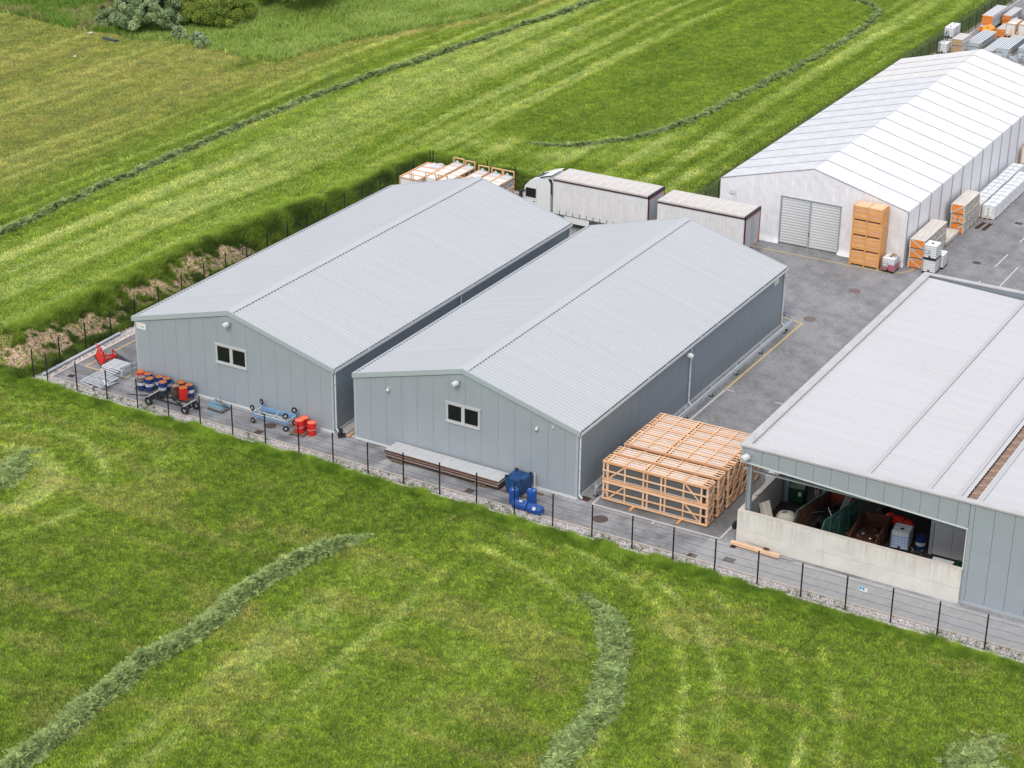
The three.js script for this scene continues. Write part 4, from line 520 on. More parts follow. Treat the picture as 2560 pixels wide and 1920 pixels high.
{
  const o = 0.07, y = 0.137; pallet('worn pallet under the leftmost group of blue and red drums', 1.6, 0.98); pallet('worn pallet under the middle drums by the left gable', 2.85, 0.86, 0.05); pallet('worn pallet under the brown and red drums by the left gable', 4.55, 0.86, -0.04);
  drum('redo', 'red drum with orange lid at the left end of the drum group', 0.93, 0.6, y); drum('navy', 'navy drum with orange lid squeezed behind the faded drum', 1.55, 0.62, y, 1); drum('grey', 'navy drum with faded grey shoulder and white band, no orange lid', 1.5, 1.24, y, 2); drum('navy', 'navy drum with orange lid, in front, right of the faded drum', 2.08, 1.14, y, 3);
  drum('navy', 'navy drum with orange lid in the rear, third along the wall', 2.44, 0.58, y, 4); drum('navy', 'navy drum with orange lid in the rear, fourth along the wall', 3.03, 0.55, y, 5); drum('navy', 'navy drum with orange lid standing alone in front behind the black wagon', 3.17, 1.14, y, 0.5);
  drum('browno', 'brown drum with orange lid at the wall, behind the pinkish lid', 4.21, 0.55, y); drum('brown', 'rusty brown drum with pale pinkish lid beside the red one', 4.22, 1.17, y); drum('redo', 'red drum with orange lid right of the rusty brown drum, before the wall', 4.82, 1.12, y, 2); drum('navy', 'navy drum with white band at the right end of the group', 4.88, 0.55, y, 1.3);
  drum('red', 'red lettered drum at the back of the group of three', 13.84, 0.55, 0.02, 0.2); drum('red', 'red lettered drum standing on a broken pallet', 13.93, 1.18, 0.14, 2.5); drum('red', 'red lettered drum on the ground, right of its two neighbours', 14.6, 0.85, 0, 2.1); pallet('broken small pallet under a red lettered drum', 13.9, 1.2, 0.12, M.oldWood, 0.95, 0.8);
  { const t = thing('paper_tag', 'white paper label stuck on the leftmost red drum', 'label', [0.72, 0.66, 0.81], -0.6); part(t, 'paper', box(0.12, 0.2, 0.006), M.white); part(t, 'paper_print', box(0.08, 0.03, 0.003, 0, 0.03, 0.0055), M.trim); }
  { const t = thing('paper_tag', 'white paper label on the drum behind the black wagon', 'label', [3.2, 0.42, 1.445], 0); part(t, 'paper', box(0.2, 0.22, 0.006), M.white); part(t, 'paper_print', box(0.1, 0.05, 0.003, -0.02, -0.02, 0.0055), M.trim); }
}
function wheel(p, x, y, z, r, w, rimM, name = 'wheel', turn = 0) { // axle along z
  const t = part(p, name, (() => { const g = lathe([[r * 0.5, -w / 2], [r * 0.88, -w / 2], [r, -w * 0.32], [r, w * 0.32], [r * 0.88, w / 2], [r * 0.5, w / 2]], 24); g.rotateX(Math.PI / 2); return g; })(), M.tyre); t.position.set(x, y, z); t.rotation.y = turn;
  part(t, 'rim', (() => { const g = lathe([[0, -w * 0.3], [r * 0.5, -w * 0.35], [r * 0.52, w * 0.35], [r * 0.3, w * 0.25], [0, w * 0.4]], 18); g.rotateX(Math.PI / 2); return g; })(), rimM); return t;
}
{ // black wagon chassis
  const t = thing('wagon_chassis', 'black four-wheeled wagon chassis with drawbar in front of the drums', 'wagon', [4.75, 0, 2.25]);
  for (const [x, z] of [[-1.42, 0.52], [-1.42, -0.55], [1.42, 0.45], [1.55, -0.52]]) wheel(t, x, 0.29, z, 0.29, 0.16, M.zinc);
  for (const x of [-1.42, 1.45]) { part(t, 'axle', rod(V(x, 0.29, -0.52), V(x, 0.29, 0.48), 0.05, 8), M.black); part(t, 'bolster', [span(x - 0.06, x + 0.06, 0.5, 0.62, -0.62, 0.6), span(x - 0.05, x + 0.05, 0.3, 0.5, -0.1, 0.1)], M.black); part(t, 'bolster_plate', span(x - 0.07, x + 0.07, 0.621, 0.635, -0.63, 0.61), M.zinc); }
  part(t, 'frame', [beam(V(-1.45, 0.47, -0.3), V(1.5, 0.47, -0.3), 0.08, 0.1), beam(V(-1.45, 0.47, 0.3), V(1.5, 0.47, 0.3), 0.08, 0.1), beam(V(-0.6, 0.49, -0.3), V(-0.6, 0.49, 0.3), 0.08, 0.06), beam(V(0.7, 0.49, -0.3), V(0.7, 0.49, 0.3), 0.08, 0.06), beam(V(-0.1, 0.42, -0.25), V(1.3, 0.42, 0.25), 0.06, 0.06)], M.black);
  part(t, 'drawbar', [rod(V(-1.5, 0.42, 0.05), V(-3.0, 0.5, 0.75), 0.035, 8), rod(V(-1.5, 0.42, -0.2), V(-2.3, 0.45, 0.36), 0.03, 8)], M.black);
}
{ // pallet of blue bars
  pallet('pallet under the loose blue-grey steel bars', 7.5, 1.0, -0.08); const t = thing('bar_stack', 'stack of blue-grey steel bars on a pallet before the left gable', 'steel bars', [7.5, 0.137, 1.0], -0.08), R = rng(31);
  for (let k = 0; k < 26; k++) { const y = 0.03 + Math.floor(k / 7) * 0.07, z = -0.33 + (k % 7) * 0.1 + (R() - 0.5) * 0.03; part(t, 'bar', beam(V(-0.62 + 0.14 * (R() - 0.5), y, z), V(0.55 + 0.2 * (R() - 0.5), y, z + (R() - 0.5) * 0.12), 0.055, 0.05), R() < 0.75 ? M.steelBlue : M.galv); }
  for (const [a, b] of [[[-0.5, -0.3], [0.6, 0.15]], [[-0.2, -0.36], [0.72, 0.05]]]) part(t, 'bar', beam(V(a[0], 0.34, a[1]), V(b[0], 0.36, b[1]), 0.06, 0.05), M.oldWood);
  solo('steel_bar', 'single blue-grey bar on the ground before the bar pallet', 'steel bar', beam(V(7.0, 0.03, 1.72), V(8.0, 0.03, 1.58), 0.06, 0.05), M.steelBlue);
}
function trolley(label, flip) {
  const t = thing('trolley_frame', label, 'trolley'), s = flip ? -1 : 1, Y = flip ? 0.66 : 0.52;
  const f = [beam(V(-1.28, 0, -0.5), V(1.28, 0, -0.5), 0.06, 0.09), beam(V(-1.28, 0, 0.5), V(1.28, 0, 0.5), 0.06, 0.09)], e = [beam(V(-1.28, 0, -0.46), V(-1.28, 0, 0.46), 0.07, 0.07), beam(V(1.28, 0, -0.46), V(1.28, 0, 0.46), 0.09, 0.07), beam(V(0.05, 0, -0.46), V(0.25, 0, 0.46), 0.06, 0.05), beam(V(-1.2, -0.02 * s, 0.2), V(1.2, -0.02 * s, 0.2), 0.05, 0.04)];
  part(t, 'side_rail', f[0], M.sky); part(t, 'side_rail', f[1], flip ? M.galv : M.sky); for (const g of e) part(t, 'cross_rail', g, M.galv);
  for (const [x, z] of [[-1.27, 0.5], [-1.27, -0.5], [1.2, -0.48], [1.2, 0.5]]) { const w = 0.19, yy = -s * (Y - w) * (flip ? -0 : 1) - s * (flip ? 0.4 : 0); part(t, 'castor_fork', beam(V(x, 0, z), V(x + 0.03, yy + s * 0.02, z), 0.05, 0.09), M.sky); wheel(t, x + 0.03, yy, z + 0.06, w, 0.09, M.galv, 'castor_wheel', (x + z) * 0.25); }
  t.position.set(11.76, Y, 0.84); t.rotation.y = 0.03; return t;
}
trolley('blue steel trolley frame standing on its four castor wheels', false); trolley('blue and grey trolley frame turned upside down on another, wheels up', true);
{ // stacked sandwich sheets
  for (const [x, l] of [[21.2, 'left'], [27.0, 'right']]) pallet(`grey pallet under the ${l} end of the long sheet stack`, x, 0.82, Math.PI / 2, M.oldWood, 1.3, 0.8);
  const t = thing('sheet_stack', 'long stack of grey wall sheets with rusty edges along the right gable', 'sheet stack', [24.25, 0.14, 0.72], -0.015), R = rng(41);
  for (let k = 0; k < 6; k++) { const dx = (R() - 0.5) * 0.12, dz = (R() - 0.5) * 0.1, y = k * 0.082; part(t, 'sheet', [box(7.95, 0.026, 1.24, dx, y + 0.062, dz)], k === 5 ? M.plate : [M.rustEdge, M.plate, M.rustEdge, M.plate, M.rustEdge][k]); part(t, 'sheet_core', box(7.93, 0.046, 1.2, dx, y + 0.024, dz), k % 2 ? M.rustEdge : M.dark); }
  for (const z of [-0.45, -0.15, 0.15, 0.42]) part(t, 'sheet_rib', box(7.93, 0.014, 0.035, 0, 0.492, z), M.plate);
}
{ // blue container upside down and blue plastic drums
  const t = thing('blue_container', 'battered blue metal container with dark corner feet upturned on timber', 'container', [29.28, 0.1, 0.8], -0.05);
  part(t, 'shell', [prism([[-0.52, 0], [0.5, 0], [0.56, 0.92], [-0.58, 0.9]], 1.2, -0.62)], M.tarp); part(t, 'top_skin', sheet((u, v) => [lerp(-0.6, 0.57, u), 0.92 + 0.05 * (noise(u * 5, v * 5, 300) - 0.3), lerp(-0.64, 0.6, v), u, v], 14, 14), M.tarp); part(t, 'edge_tube', [beam(V(-0.58, 0.9, 0.6), V(0.56, 0.92, 0.6), 0.05, 0.05), beam(V(0.56, 0.92, -0.62), V(0.56, 0.92, 0.6), 0.05, 0.05), beam(V(0.56, 0.92, 0.6), V(0.5, 0.0, 0.6), 0.05, 0.05)], M.tarp);
  for (const [x, z] of [[-0.5, -0.55], [0.48, -0.55], [0.48, 0.52], [-0.52, 0.5]]) part(t, 'corner_foot', box(0.17, 0.12, 0.12, x, 0.99, z), M.black);
  for (const [x, z] of [[-0.2, -0.3], [0.25, 0.3], [-0.3, 0.2]]) part(t, 'patch', box(0.12, 0.01, 0.08, x, 0.965, z, 0, 0.5, 0), M.blue);
  for (const [a, b, l] of [[[28.35, 1.25], [30.2, 1.3], 'front'], [[28.5, 0.35], [30.75, 0.5], 'rear']]) solo('timber', `weathered timber under the ${l} of the blue container`, 'timber', beam(V(a[0], 0.05, a[1]), V(b[0], 0.05, b[1]), 0.16, 0.1), M.oldWood);
  solo('timber', 'short upright white-edged board leaning behind the blue container', 'board', beam(V(30.1, 0.0, 0.35), V(30.0, 1.15, 0.18), 0.1, 0.04), M.greyWood);
  const bg = lathe([[0, 0.01], [0.24, 0.0], [0.285, 0.04], [0.292, 0.12], [0.286, 0.3], [0.296, 0.32], [0.286, 0.34], [0.286, 0.6], [0.296, 0.62], [0.286, 0.64], [0.285, 0.86], [0.27, 0.905], [0.235, 0.93], [0.23, 0.91], [0, 0.91]], 28);
  const blueDrum = (label, pos, rot) => { const t = thing('plastic_drum', label, 'drum', pos, 0, 'blue plastic drums by the fence'); t.rotation.set(...rot); part(t, 'drum_body', bg, M.blue); part(t, 'bung', [rod(V(0.15, 0.9, 0.05), V(0.15, 0.935, 0.05), 0.035, 10), rod(V(-0.15, 0.9, -0.05), V(-0.15, 0.935, -0.05), 0.035, 10)], M.white); return t; };
  blueDrum('blue plastic drum standing upright nearer the stacked sheets', [29.72, 0, 2.12], [0, 2, 0]); blueDrum('blue plastic drum standing upright, right of its upright twin', [30.68, 0, 1.72], [0, 0.4, 0]);
  const l1 = blueDrum('blue plastic drum lying on its side, left of the lying pair', [30.92, 0.29, 2.62], [Math.PI / 2, 0, Math.PI / 2]), l2 = blueDrum('blue plastic drum lying on its side at the right, white bungs showing', [30.98, 0.29, 2.68], [Math.PI / 2, 0.5, -Math.PI / 2]);
  l1.rotation.set(0, 0.04, Math.PI / 2); l2.rotation.set(0, 0.03, -Math.PI / 2);
  part(l1, 'sticker', box(0.004, 0.2, 0.16, 0.29, 0.42, 0.07, 0, -0.25, 0), M.white); part(l2, 'sticker', box(0.2, 0.2, 0.004, -0.16, 0.5, 0.247, 0, -0.58, 0), M.white);
}
{ // red plough with black frame, white racks
  const t = thing('snow_plough', 'red plough blade with black mounting frame in the left yard corner', 'plough', [-3.75, 0, -1.0], -0.63);
  part(t, 'blade', sheet((u, v) => { const x = lerp(-0.95, 0.85, u), a = v * 1.5; return [x, 0.05 + 0.75 * Math.sin(a * 0.9) + 0.1 * v * (1 - u), 0.28 - 0.35 * Math.sin(a * 1.15) + 0.2 * v * v, x, v]; }, 10, 12), M.red); part(t, 'blade_rib', [-0.9, -0.3, 0.3, 0.8].map(x => beam(V(x, 0.1, 0.1), V(x, 0.8, -0.05), 0.05, 0.12)), M.red); part(t, 'cutting_edge', box(1.85, 0.08, 0.03, -0.05, 0.05, 0.31), M.rust); part(t, 'top_edge', beam(V(-0.98, 0.93, 0.15), V(0.86, 0.8, 0.15), 0.06, 0.05), M.red);
  part(t, 'push_arm', [beam(V(-0.4, 0.25, -0.05), V(0.1, 0.3, -1.0), 0.12, 0.12), beam(V(0.5, 0.25, -0.05), V(0.1, 0.3, -1.0), 0.12, 0.12)], M.red); part(t, 'mast', [beam(V(0.1, 0.1, -0.75), V(0.35, 0.85, -0.65), 0.08, 0.08), beam(V(0.6, 0.1, -0.7), V(0.35, 0.85, -0.65), 0.07, 0.07)], M.red); part(t, 'cylinder', [rod(V(0.1, 0.35, -0.35), V(0.33, 0.75, -0.62), 0.045, 8)], M.zinc);
  part(t, 'mounting_frame', [box(1.5, 0.06, 0.5, 0.5, 0.06, -1.25, 0, 0.25, 0), box(0.4, 0.06, 0.9, 1.1, 0.061, -0.75, 0, 0.2, 0), beam(V(0.35, 0.85, -0.65), V(1.15, 0.35, -1.2), 0.05, 0.05), beam(V(1.15, 0.35, -1.2), V(1.15, 0.05, -1.2), 0.06, 0.06)], M.black);
  const rackM = mat('white_rack', 0.68, 0.7, 0.74, { roughness: 0.4, metalness: 0.2 });
  const r1 = thing('steel_rack', 'white steel grid rack on castors by the corner of the left hall', 'rack', [-1.58, 0, -0.1], 0.0);
  for (let k = 0; k < 9; k++) part(r1, 'grid_bar', beam(V(-0.85, 0.56, -0.62 + k * 0.15), V(0.82, 0.56, -0.62 + k * 0.15), 0.05, 0.04), rackM); for (const x of [-0.85, -0.3, 0.25, 0.8]) part(r1, 'cross_bar', beam(V(x, 0.523, -0.64), V(x, 0.523, 0.62), 0.04, 0.035), rackM); for (let k = 0; k < 3; k++) part(r1, 'side_rail', beam(V(-0.85, 0.5 - k * 0.11, 0.66 + 0.1 * k), V(0.6 - k * 0.15, 0.46 - k * 0.11, 0.7 + 0.1 * k), 0.05, 0.045), rackM);
  for (const [x, z] of [[-0.8, -0.6], [0.8, -0.6], [0.8, 0.6], [-0.8, 0.6]]) part(r1, 'leg', beam(V(x, 0.1, z), V(x, 0.53, z), 0.05, 0.05), rackM); wheel(r1, -0.95, 0.5, 0.35, 0.1, 0.05, rackM, 'castor_wheel', 0.3); wheel(r1, -0.95, 0.32, 0.45, 0.1, 0.05, rackM, 'castor_wheel', 0.6);
  part(r1, 'end_post', [beam(V(0.62, 0.0, 0.45), V(0.62, 0.72, 0.45), 0.13, 0.05), beam(V(1.12, 0.0, 0.05), V(1.12, 0.95, 0.05), 0.1, 0.05), beam(V(0.7, 0.62, 0.5), V(1.25, 0.8, -0.4), 0.05, 0.22), beam(V(0.7, 0.36, 0.5), V(1.25, 0.5, -0.4), 0.05, 0.12)], M.zinc); part(r1, 'base_bars', [beam(V(-0.8, 0.12, 0.6), V(0.8, 0.12, 0.6), 0.06, 0.05), beam(V(-0.5, 0.1, 0.75), V(0.9, 0.1, 0.5), 0.06, 0.05)], M.zinc);
  const r2 = thing('steel_rack', 'flat pile of white steel grid frames on the ground near the fence', 'rack', [-1.52, 0, 1.85], -0.12);
  [[0, 0.06, 0, 0], [0.04, 0.16, 0.1, 0.12], [-0.05, 0.26, -0.1, -0.08]].forEach(([dx, y, dz, a], q) => { const c = Math.cos(a), s = Math.sin(a), P = (x, z) => V(dx + x * c - z * s, y, dz + x * s + z * c); for (const z of [-0.8, 0.8]) part(r2, 'frame_bar', beam(P(-0.92, z), P(0.85, z), 0.05, 0.04), rackM); for (const x of [-0.92, 0.85]) part(r2, 'frame_bar', beam(P(x, -0.8), P(x, 0.8), 0.05, 0.04), rackM); for (let k = 0; k < (q === 2 ? 8 : 5); k++) part(r2, 'grid_bar', beam(P(-0.9, -0.62 + k * 0.18 * (q === 2 ? 1 : 1.5)), P(0.83, -0.62 + k * 0.18 * (q === 2 ? 1 : 1.5)), 0.05, 0.03), rackM); for (const x of [-0.4, 0.2]) part(r2, 'grid_bar', beam(P(x, -0.78), P(x, 0.78), 0.05, 0.03), rackM); });
  part(r2, 'loose_board', box(0.9, 0.03, 0.2, 0.75, 0.31, 0.15, 0, -0.45, 0), rackM); wheel(r2, 0.95, 0.2, -0.55, 0.11, 0.05, rackM, 'castor_wheel', 1.2); wheel(r2, 0.5, 0.14, 0.95, 0.11, 0.05, rackM, 'castor_wheel', 1.4);
}
// ------------------------------------------------------------------ large slatted crates before the open warehouse
const PINES = [M.pine, M.pine, M.pine2, M.pine3, M.pine2];
{
  const t = thing('slatted_crate', 'x', 'crate'), L = 6.66, D = 0.93, H = 1.25, w = (a, b, ww, h) => beam(V(...a), V(...b), ww, h), xs = [0.05, 0.34, 1.42, 2.6, 2.85, 3.72, 3.97, 5.12, 6.22, 6.6];
  part(t, 'panel_block', span(0.38, 6.3, 0.13, 1.1, -D + 0.09, -0.1), M.fin);
  { const f = []; for (let k = 0; k < 22; k++) f.push(span(0.4, 6.28, 0.18 + k * 0.041, 0.198 + k * 0.041, -0.099, -0.085)); part(t, 'fins', f, mat('fin_edge', 0.14, 0.147, 0.15)); part(t, 'white_edge', [span(0.4, 6.28, 0.132, 0.168, -0.0985, -0.075), span(0.22, 0.27, 0.15, 1.08, -0.14, -0.08)], M.white); part(t, 'top_wrap', [span(0.4, 2.56, 1.101, 1.16, -D + 0.09, -0.1), span(2.9, 3.9, 1.101, 1.155, -D + 0.1, -0.1), span(4.02, 6.28, 1.101, 1.16, -D + 0.09, -0.11)], mat('grey_wrap', 0.8, 0.82, 0.88, { roughness: 0.5, map: rep(TX.dirt, 0.9, 0.9) })); part(t, 'end_wrap', [span(6.4, 6.52, 0.15, 0.95, -D + 0.2, -0.25), span(0.1, 0.2, 0.15, 1.0, -D + 0.2, -0.3)], M.film); }
  for (const x of xs) { part(t, 'upright', span(x - 0.048, x + 0.048, 0.001, H - 0.05, -0.066, -0.034), M.pine); part(t, 'upright', span(x - 0.045, x + 0.045, 0.001, H - 0.05, -D + 0.034, -D + 0.066), M.pine); }
  for (const [y, h] of [[0.065, 0.13], [0.6, 0.1], [1.14, 0.13]]) for (const z of [-0.016, -D + 0.016]) part(t, 'rail', span(0, L, y - h / 2, y + h / 2, z - 0.016, z + 0.016), y > 0.5 && y < 1 ? M.pine2 : M.pine);
  part(t, 'brace', w([0.42, 0.14, -0.052], [1.36, 1.05, -0.052], 0.03, 0.09), M.pine2); part(t, 'brace', w([5.2, 1.05, -0.052], [6.14, 0.14, -0.052], 0.03, 0.09), M.pine2);
  for (let k = 0; k < 4; k++) { const z = -0.055 - k * (D - 0.11) / 3; part(t, 'top_slat', span(0, L, H - 0.048, H - 0.022, z - 0.042, z + 0.042), PINES[k]); }
  for (const x of [0.34, 1.42, 2.6, 2.85, 3.97, 5.12, 6.22]) part(t, 'top_batten', span(x - 0.05, x + 0.05, H - 0.0215, H, -D + 0.005, -0.005), M.pine3);
  for (const x of [0.02, L - 0.02]) { for (const z of [-0.12, -D + 0.12]) part(t, 'end_post', span(x - 0.016, x + 0.016, 0.002, H - 0.05, z - 0.05, z + 0.05), M.pine); for (const y of [0.07, 0.62, 1.13]) part(t, 'end_rail', span(x - 0.03 * Math.sign(3 - x) - 0.012, x - 0.03 * Math.sign(3 - x) + 0.012, y - 0.05, y + 0.05, -D + 0.03, -0.034), M.pine2); part(t, 'end_brace', beam(V(x + (x > 3 ? 0.05 : -0.05), 0.12, -0.1), V(x + (x > 3 ? 0.05 : -0.05), 1.08, -D + 0.1), 0.025, 0.08), M.pine); }
  const rows = [[33.92, -0.8, 0.004, 'front row nearest the fence'], [33.96, -1.98, 0.032, 'second row from the fence'], [33.98, -3.36, 0.02, 'third row from the fence'], [33.97, -4.36, 0.015, 'fourth row from the fence'], [33.98, -5.33, 0.02, 'fifth row from the fence'], [33.99, -6.31, 0.015, 'sixth row from the fence'], [34.0, -7.28, 0.02, 'rear row farthest from the fence']], R = rng(55);
  rows.forEach(([x, z, a, l], k) => { for (const lv of [0, 1]) { const label = `long slatted pine crate, ${lv ? 'upper' : 'lower'} one in the ${l}`; let o; if (!k && !lv) { o = t; t.userData.label = label; t.userData.group = 'slatted crates stacked in two layers'; } else o = copy(t, label); o.position.set(x + (lv ? (R() - 0.5) * 0.05 : 0), 0.09 + lv * 1.262, z); o.rotation.y = -a + 0.03 - 0.03; o.rotation.y = -a * -1; o.rotation.y = a; o.traverse(c => { if (c.isMesh && PINES.includes(c.material)) c.material = PINES[Math.floor(R() * 5)]; }); } });
  for (const [x, l] of [[35.95, 'left'], [38.95, 'right']]) solo('timber', `orange timber skid under the crates, ${l} of the two poking out`, 'timber', span(x - 0.07, x + 0.07, 0.003, 0.088, -8.2, -0.42), M.larch);
}
// ------------------------------------------------------------------ caged liquid tanks
function ibc(label, x, z, y, bottle, turn = 0, plate = true) {
  const t = thing('caged_tank', label, 'liquid tank', [x, y, z], turn, 'caged plastic tanks'); const W = 1.0, D = 1.16, H = 1.14;
  part(t, 'tank_pallet', [box(W, 0.03, D, 0, 0.125, 0), ...[-1, 0, 1].flatMap(i => [box(0.12, 0.1, D, i * 0.43, 0.052, 0)]), box(W, 0.02, 0.1, 0, 0.012, D / 2 - 0.06), box(W, 0.02, 0.1, 0, 0.0125, -D / 2 + 0.06)], M.black);
  const g = (() => { const s = new THREE.Shape(), w = W / 2 - 0.03, d = D / 2 - 0.03, r = 0.1; s.moveTo(-w + r, -d); s.lineTo(w - r, -d); s.quadraticCurveTo(w, -d, w, -d + r); s.lineTo(w, d - r); s.quadraticCurveTo(w, d, w - r, d); s.lineTo(-w + r, d); s.quadraticCurveTo(-w, d, -w, d - r); s.lineTo(-w, -d + r); s.quadraticCurveTo(-w, -d, -w + r, -d); return (a, b) => { const e = flat(new THREE.ExtrudeGeometry(s, { depth: b - a - 0.04, bevelEnabled: true, bevelSize: 0.02, bevelThickness: 0.02, bevelSegments: 2, bevelOffset: -0.02 })); e.rotateX(-Math.PI / 2); e.translate(0, a + 0.02, 0); return e; }; })();
  if (bottle === M.ibcPink) { part(t, 'liquid_level', g(0.145, 0.62), M.ibcPink); part(t, 'bottle', g(0.6205, H - 0.03), M.ibcBottle); } else if (bottle === M.ibcBlue) { part(t, 'liquid_level', g(0.145, 0.96), M.ibcBlue); part(t, 'bottle', g(0.9605, H - 0.01), M.ibcBottle); } else part(t, 'bottle', g(0.145, H - 0.01), bottle);
  part(t, 'cap', rod(V(0, H - 0.01, 0.05), V(0, H + 0.03, 0.05), 0.09, 12), M.black); part(t, 'valve', box(0.14, 0.14, 0.08, 0, 0.22, D / 2 + 0.02), M.black);
  const c = [], r = 0.0075, w = W / 2, d = D / 2; for (let k = 0; k < 6; k++) { const y = 0.18 + k * 0.18; c.push(beam(V(-w, y, d), V(w, y, d), r * 2, r * 2), beam(V(-w, y, -d), V(w, y, -d), r * 2, r * 2), beam(V(w, y, -d), V(w, y, d), r * 2, r * 2), beam(V(-w, y, -d), V(-w, y, d), r * 2, r * 2)); } for (let k = 0; k < 6; k++) for (const s of [-1, 1]) { const q = -0.5 + k * 0.2; c.push(beam(V(q, 0.14, s * (d - 0.012)), V(q, H - 0.03, s * (d - 0.012)), r * 2, r * 2), beam(V(s * (w - 0.012), 0.14, q * 1.16), V(s * (w - 0.012), H - 0.03, q * 1.16), r * 2, r * 2)); } for (const q of [-0.22, 0.22]) c.push(beam(V(-w, H, q), V(w, H, q), 0.02, 0.02)); part(t, 'cage', c, M.ibcCage);
  if (plate) { part(t, 'name_plate', box(0.42, 0.34, 0.008, -0.2, 0.62, d + 0.016), M.trim); part(t, 'name_label', box(0.2, 0.16, 0.004, -0.24, 0.62, d + 0.022), M.white); } return t;
}
ibc('caged tank half full of pink liquid beside the orange timber boxes', 35.5, -44.4, 0, M.ibcPink); { const t = thing('debris', 'crumpled brown cardboard heaped on the pink caged tank', 'debris', [35.72, 1.16, -44.55]); const R = rng(8); for (let k = 0; k < 5; k++) part(t, 'cardboard_scrap', box(0.16 + R() * 0.2, 0.03, 0.14 + R() * 0.12, (R() - 0.5) * 0.35, 0.04 + R() * 0.12, (R() - 0.5) * 0.35, R() - 0.5, R() * 3, R() * 0.8 - 0.4), M.card); }
ibc('lower white caged tank in front of the orange-ended crates', 38.2, -45.75, 0, M.ibcBottle, 0.02, false); ibc('upper white caged tank stacked on another, by the orange-ended crates', 38.22, -45.65, 1.155, M.ibcBottle, 0.0); ibc('white caged tank standing behind the stacked pair', 38.35, -47.1, 0, M.ibcBottle, 0.05, false);
ibc('blue-filled caged tank behind the concrete wall of the open bay', 50.75, -4.42, 0.05, M.ibcBlue, 0.12, false);
ibc('lower white caged tank behind the far end of the tent', 18.6, -106.55, 0, M.ibcBottle, 0, false); ibc('upper near caged tank of two by the far fence, red cap', 18.4, -108.9, 1.1, M.ibcBottle, 0, false); ibc('upper far caged tank of two by the far fence, dark cap', 18.4, -110.1, 1.1, M.ibcBottle, 0, false); ibc('lower hidden caged tank under the upper near one', 18.4, -108.9, 0, M.ibcBottle, 0, false); ibc('lower hidden caged tank under the upper far one', 18.4, -110.1, 0, M.ibcBottle, 0, false);
// ------------------------------------------------------------------ orange timber boxes before the tent
{
  const t = thing('timber_box', 'x', 'wooden box'), W = 2.36, D = 1.28, H = 1.17, R = rng(66), lm = [M.larch, M.larch2, M.larch, M.pine3];
  part(t, 'inner_box', span(-W / 2 + 0.06, W / 2 - 0.06, 0.16, H - 0.06, -D + 0.06, -0.06), M.larch); part(t, 'skid', [-W / 2 + 0.1, 0, W / 2 - 0.1].map(x => span(x - 0.05, x + 0.05, 0, 0.13, -D + 0.02, -0.02)), M.larch);
  for (let k = 0; k < 5; k++) { const y0 = 0.135 + k * 0.2, y1 = y0 + 0.192; part(t, 'plank', span(-W / 2 + 0.03, -0.004, y0, y1, -0.055, -0.03), lm[k % 4]); part(t, 'plank', span(0.004, W / 2 - 0.03, y0, y1, -0.055, -0.031), lm[(k + 2) % 4]); for (const s of [-1, 1]) part(t, 'plank', span(s > 0 ? W / 2 - 0.055 : -W / 2 + 0.03, s > 0 ? W / 2 - 0.03 : -W / 2 + 0.055, y0, y1, -D + 0.05, -0.058), lm[(k + 1) % 4]); part(t, 'plank', span(-W / 2 + 0.03, W / 2 - 0.03, y0, y1, -D + 0.03, -D + 0.048), lm[k % 4]); }
  for (const x of [-W / 2 + 0.045, 0, W / 2 - 0.045]) for (const z of [-0.015, -D + 0.015]) part(t, 'upright', span(x - 0.045, x + 0.045, 0.0, H - 0.001, z - 0.0148, z + 0.0148), M.larch); for (const z of [-0.1, -D + 0.1]) part(t, 'upright', span(W / 2 - 0.029, W / 2, 0.0, H - 0.002, z - 0.05, z + 0.05), M.larch);
  for (let k = 0; k < 7; k++) { const z = -0.05 - k * (D - 0.1) / 6.6; part(t, 'lid_board', span(-W / 2 + 0.03, W / 2 - 0.03, H - 0.045, H - 0.022, z - 0.165, z), M.pine2); } for (const x of [-W / 2 + 0.05, 0, W / 2 - 0.05]) part(t, 'lid_batten', span(x - 0.04, x + 0.04, H - 0.0215, H + 0.01, -D + 0.03, -0.03), M.larch);
  ['lowest', 'second from the ground', 'third from the ground', 'topmost'].forEach((l, k) => { const label = `orange timber box before the tent, ${l} of its stack of four`; const o = k ? copy(t, label) : t; if (!k) { t.userData.label = label; t.userData.group = 'timber boxes stacked before the tent'; } o.position.set(33.57 + (R() - 0.5) * 0.06, k * 1.19, -43.95); o.rotation.y = (R() - 0.5) * 0.02; });
}
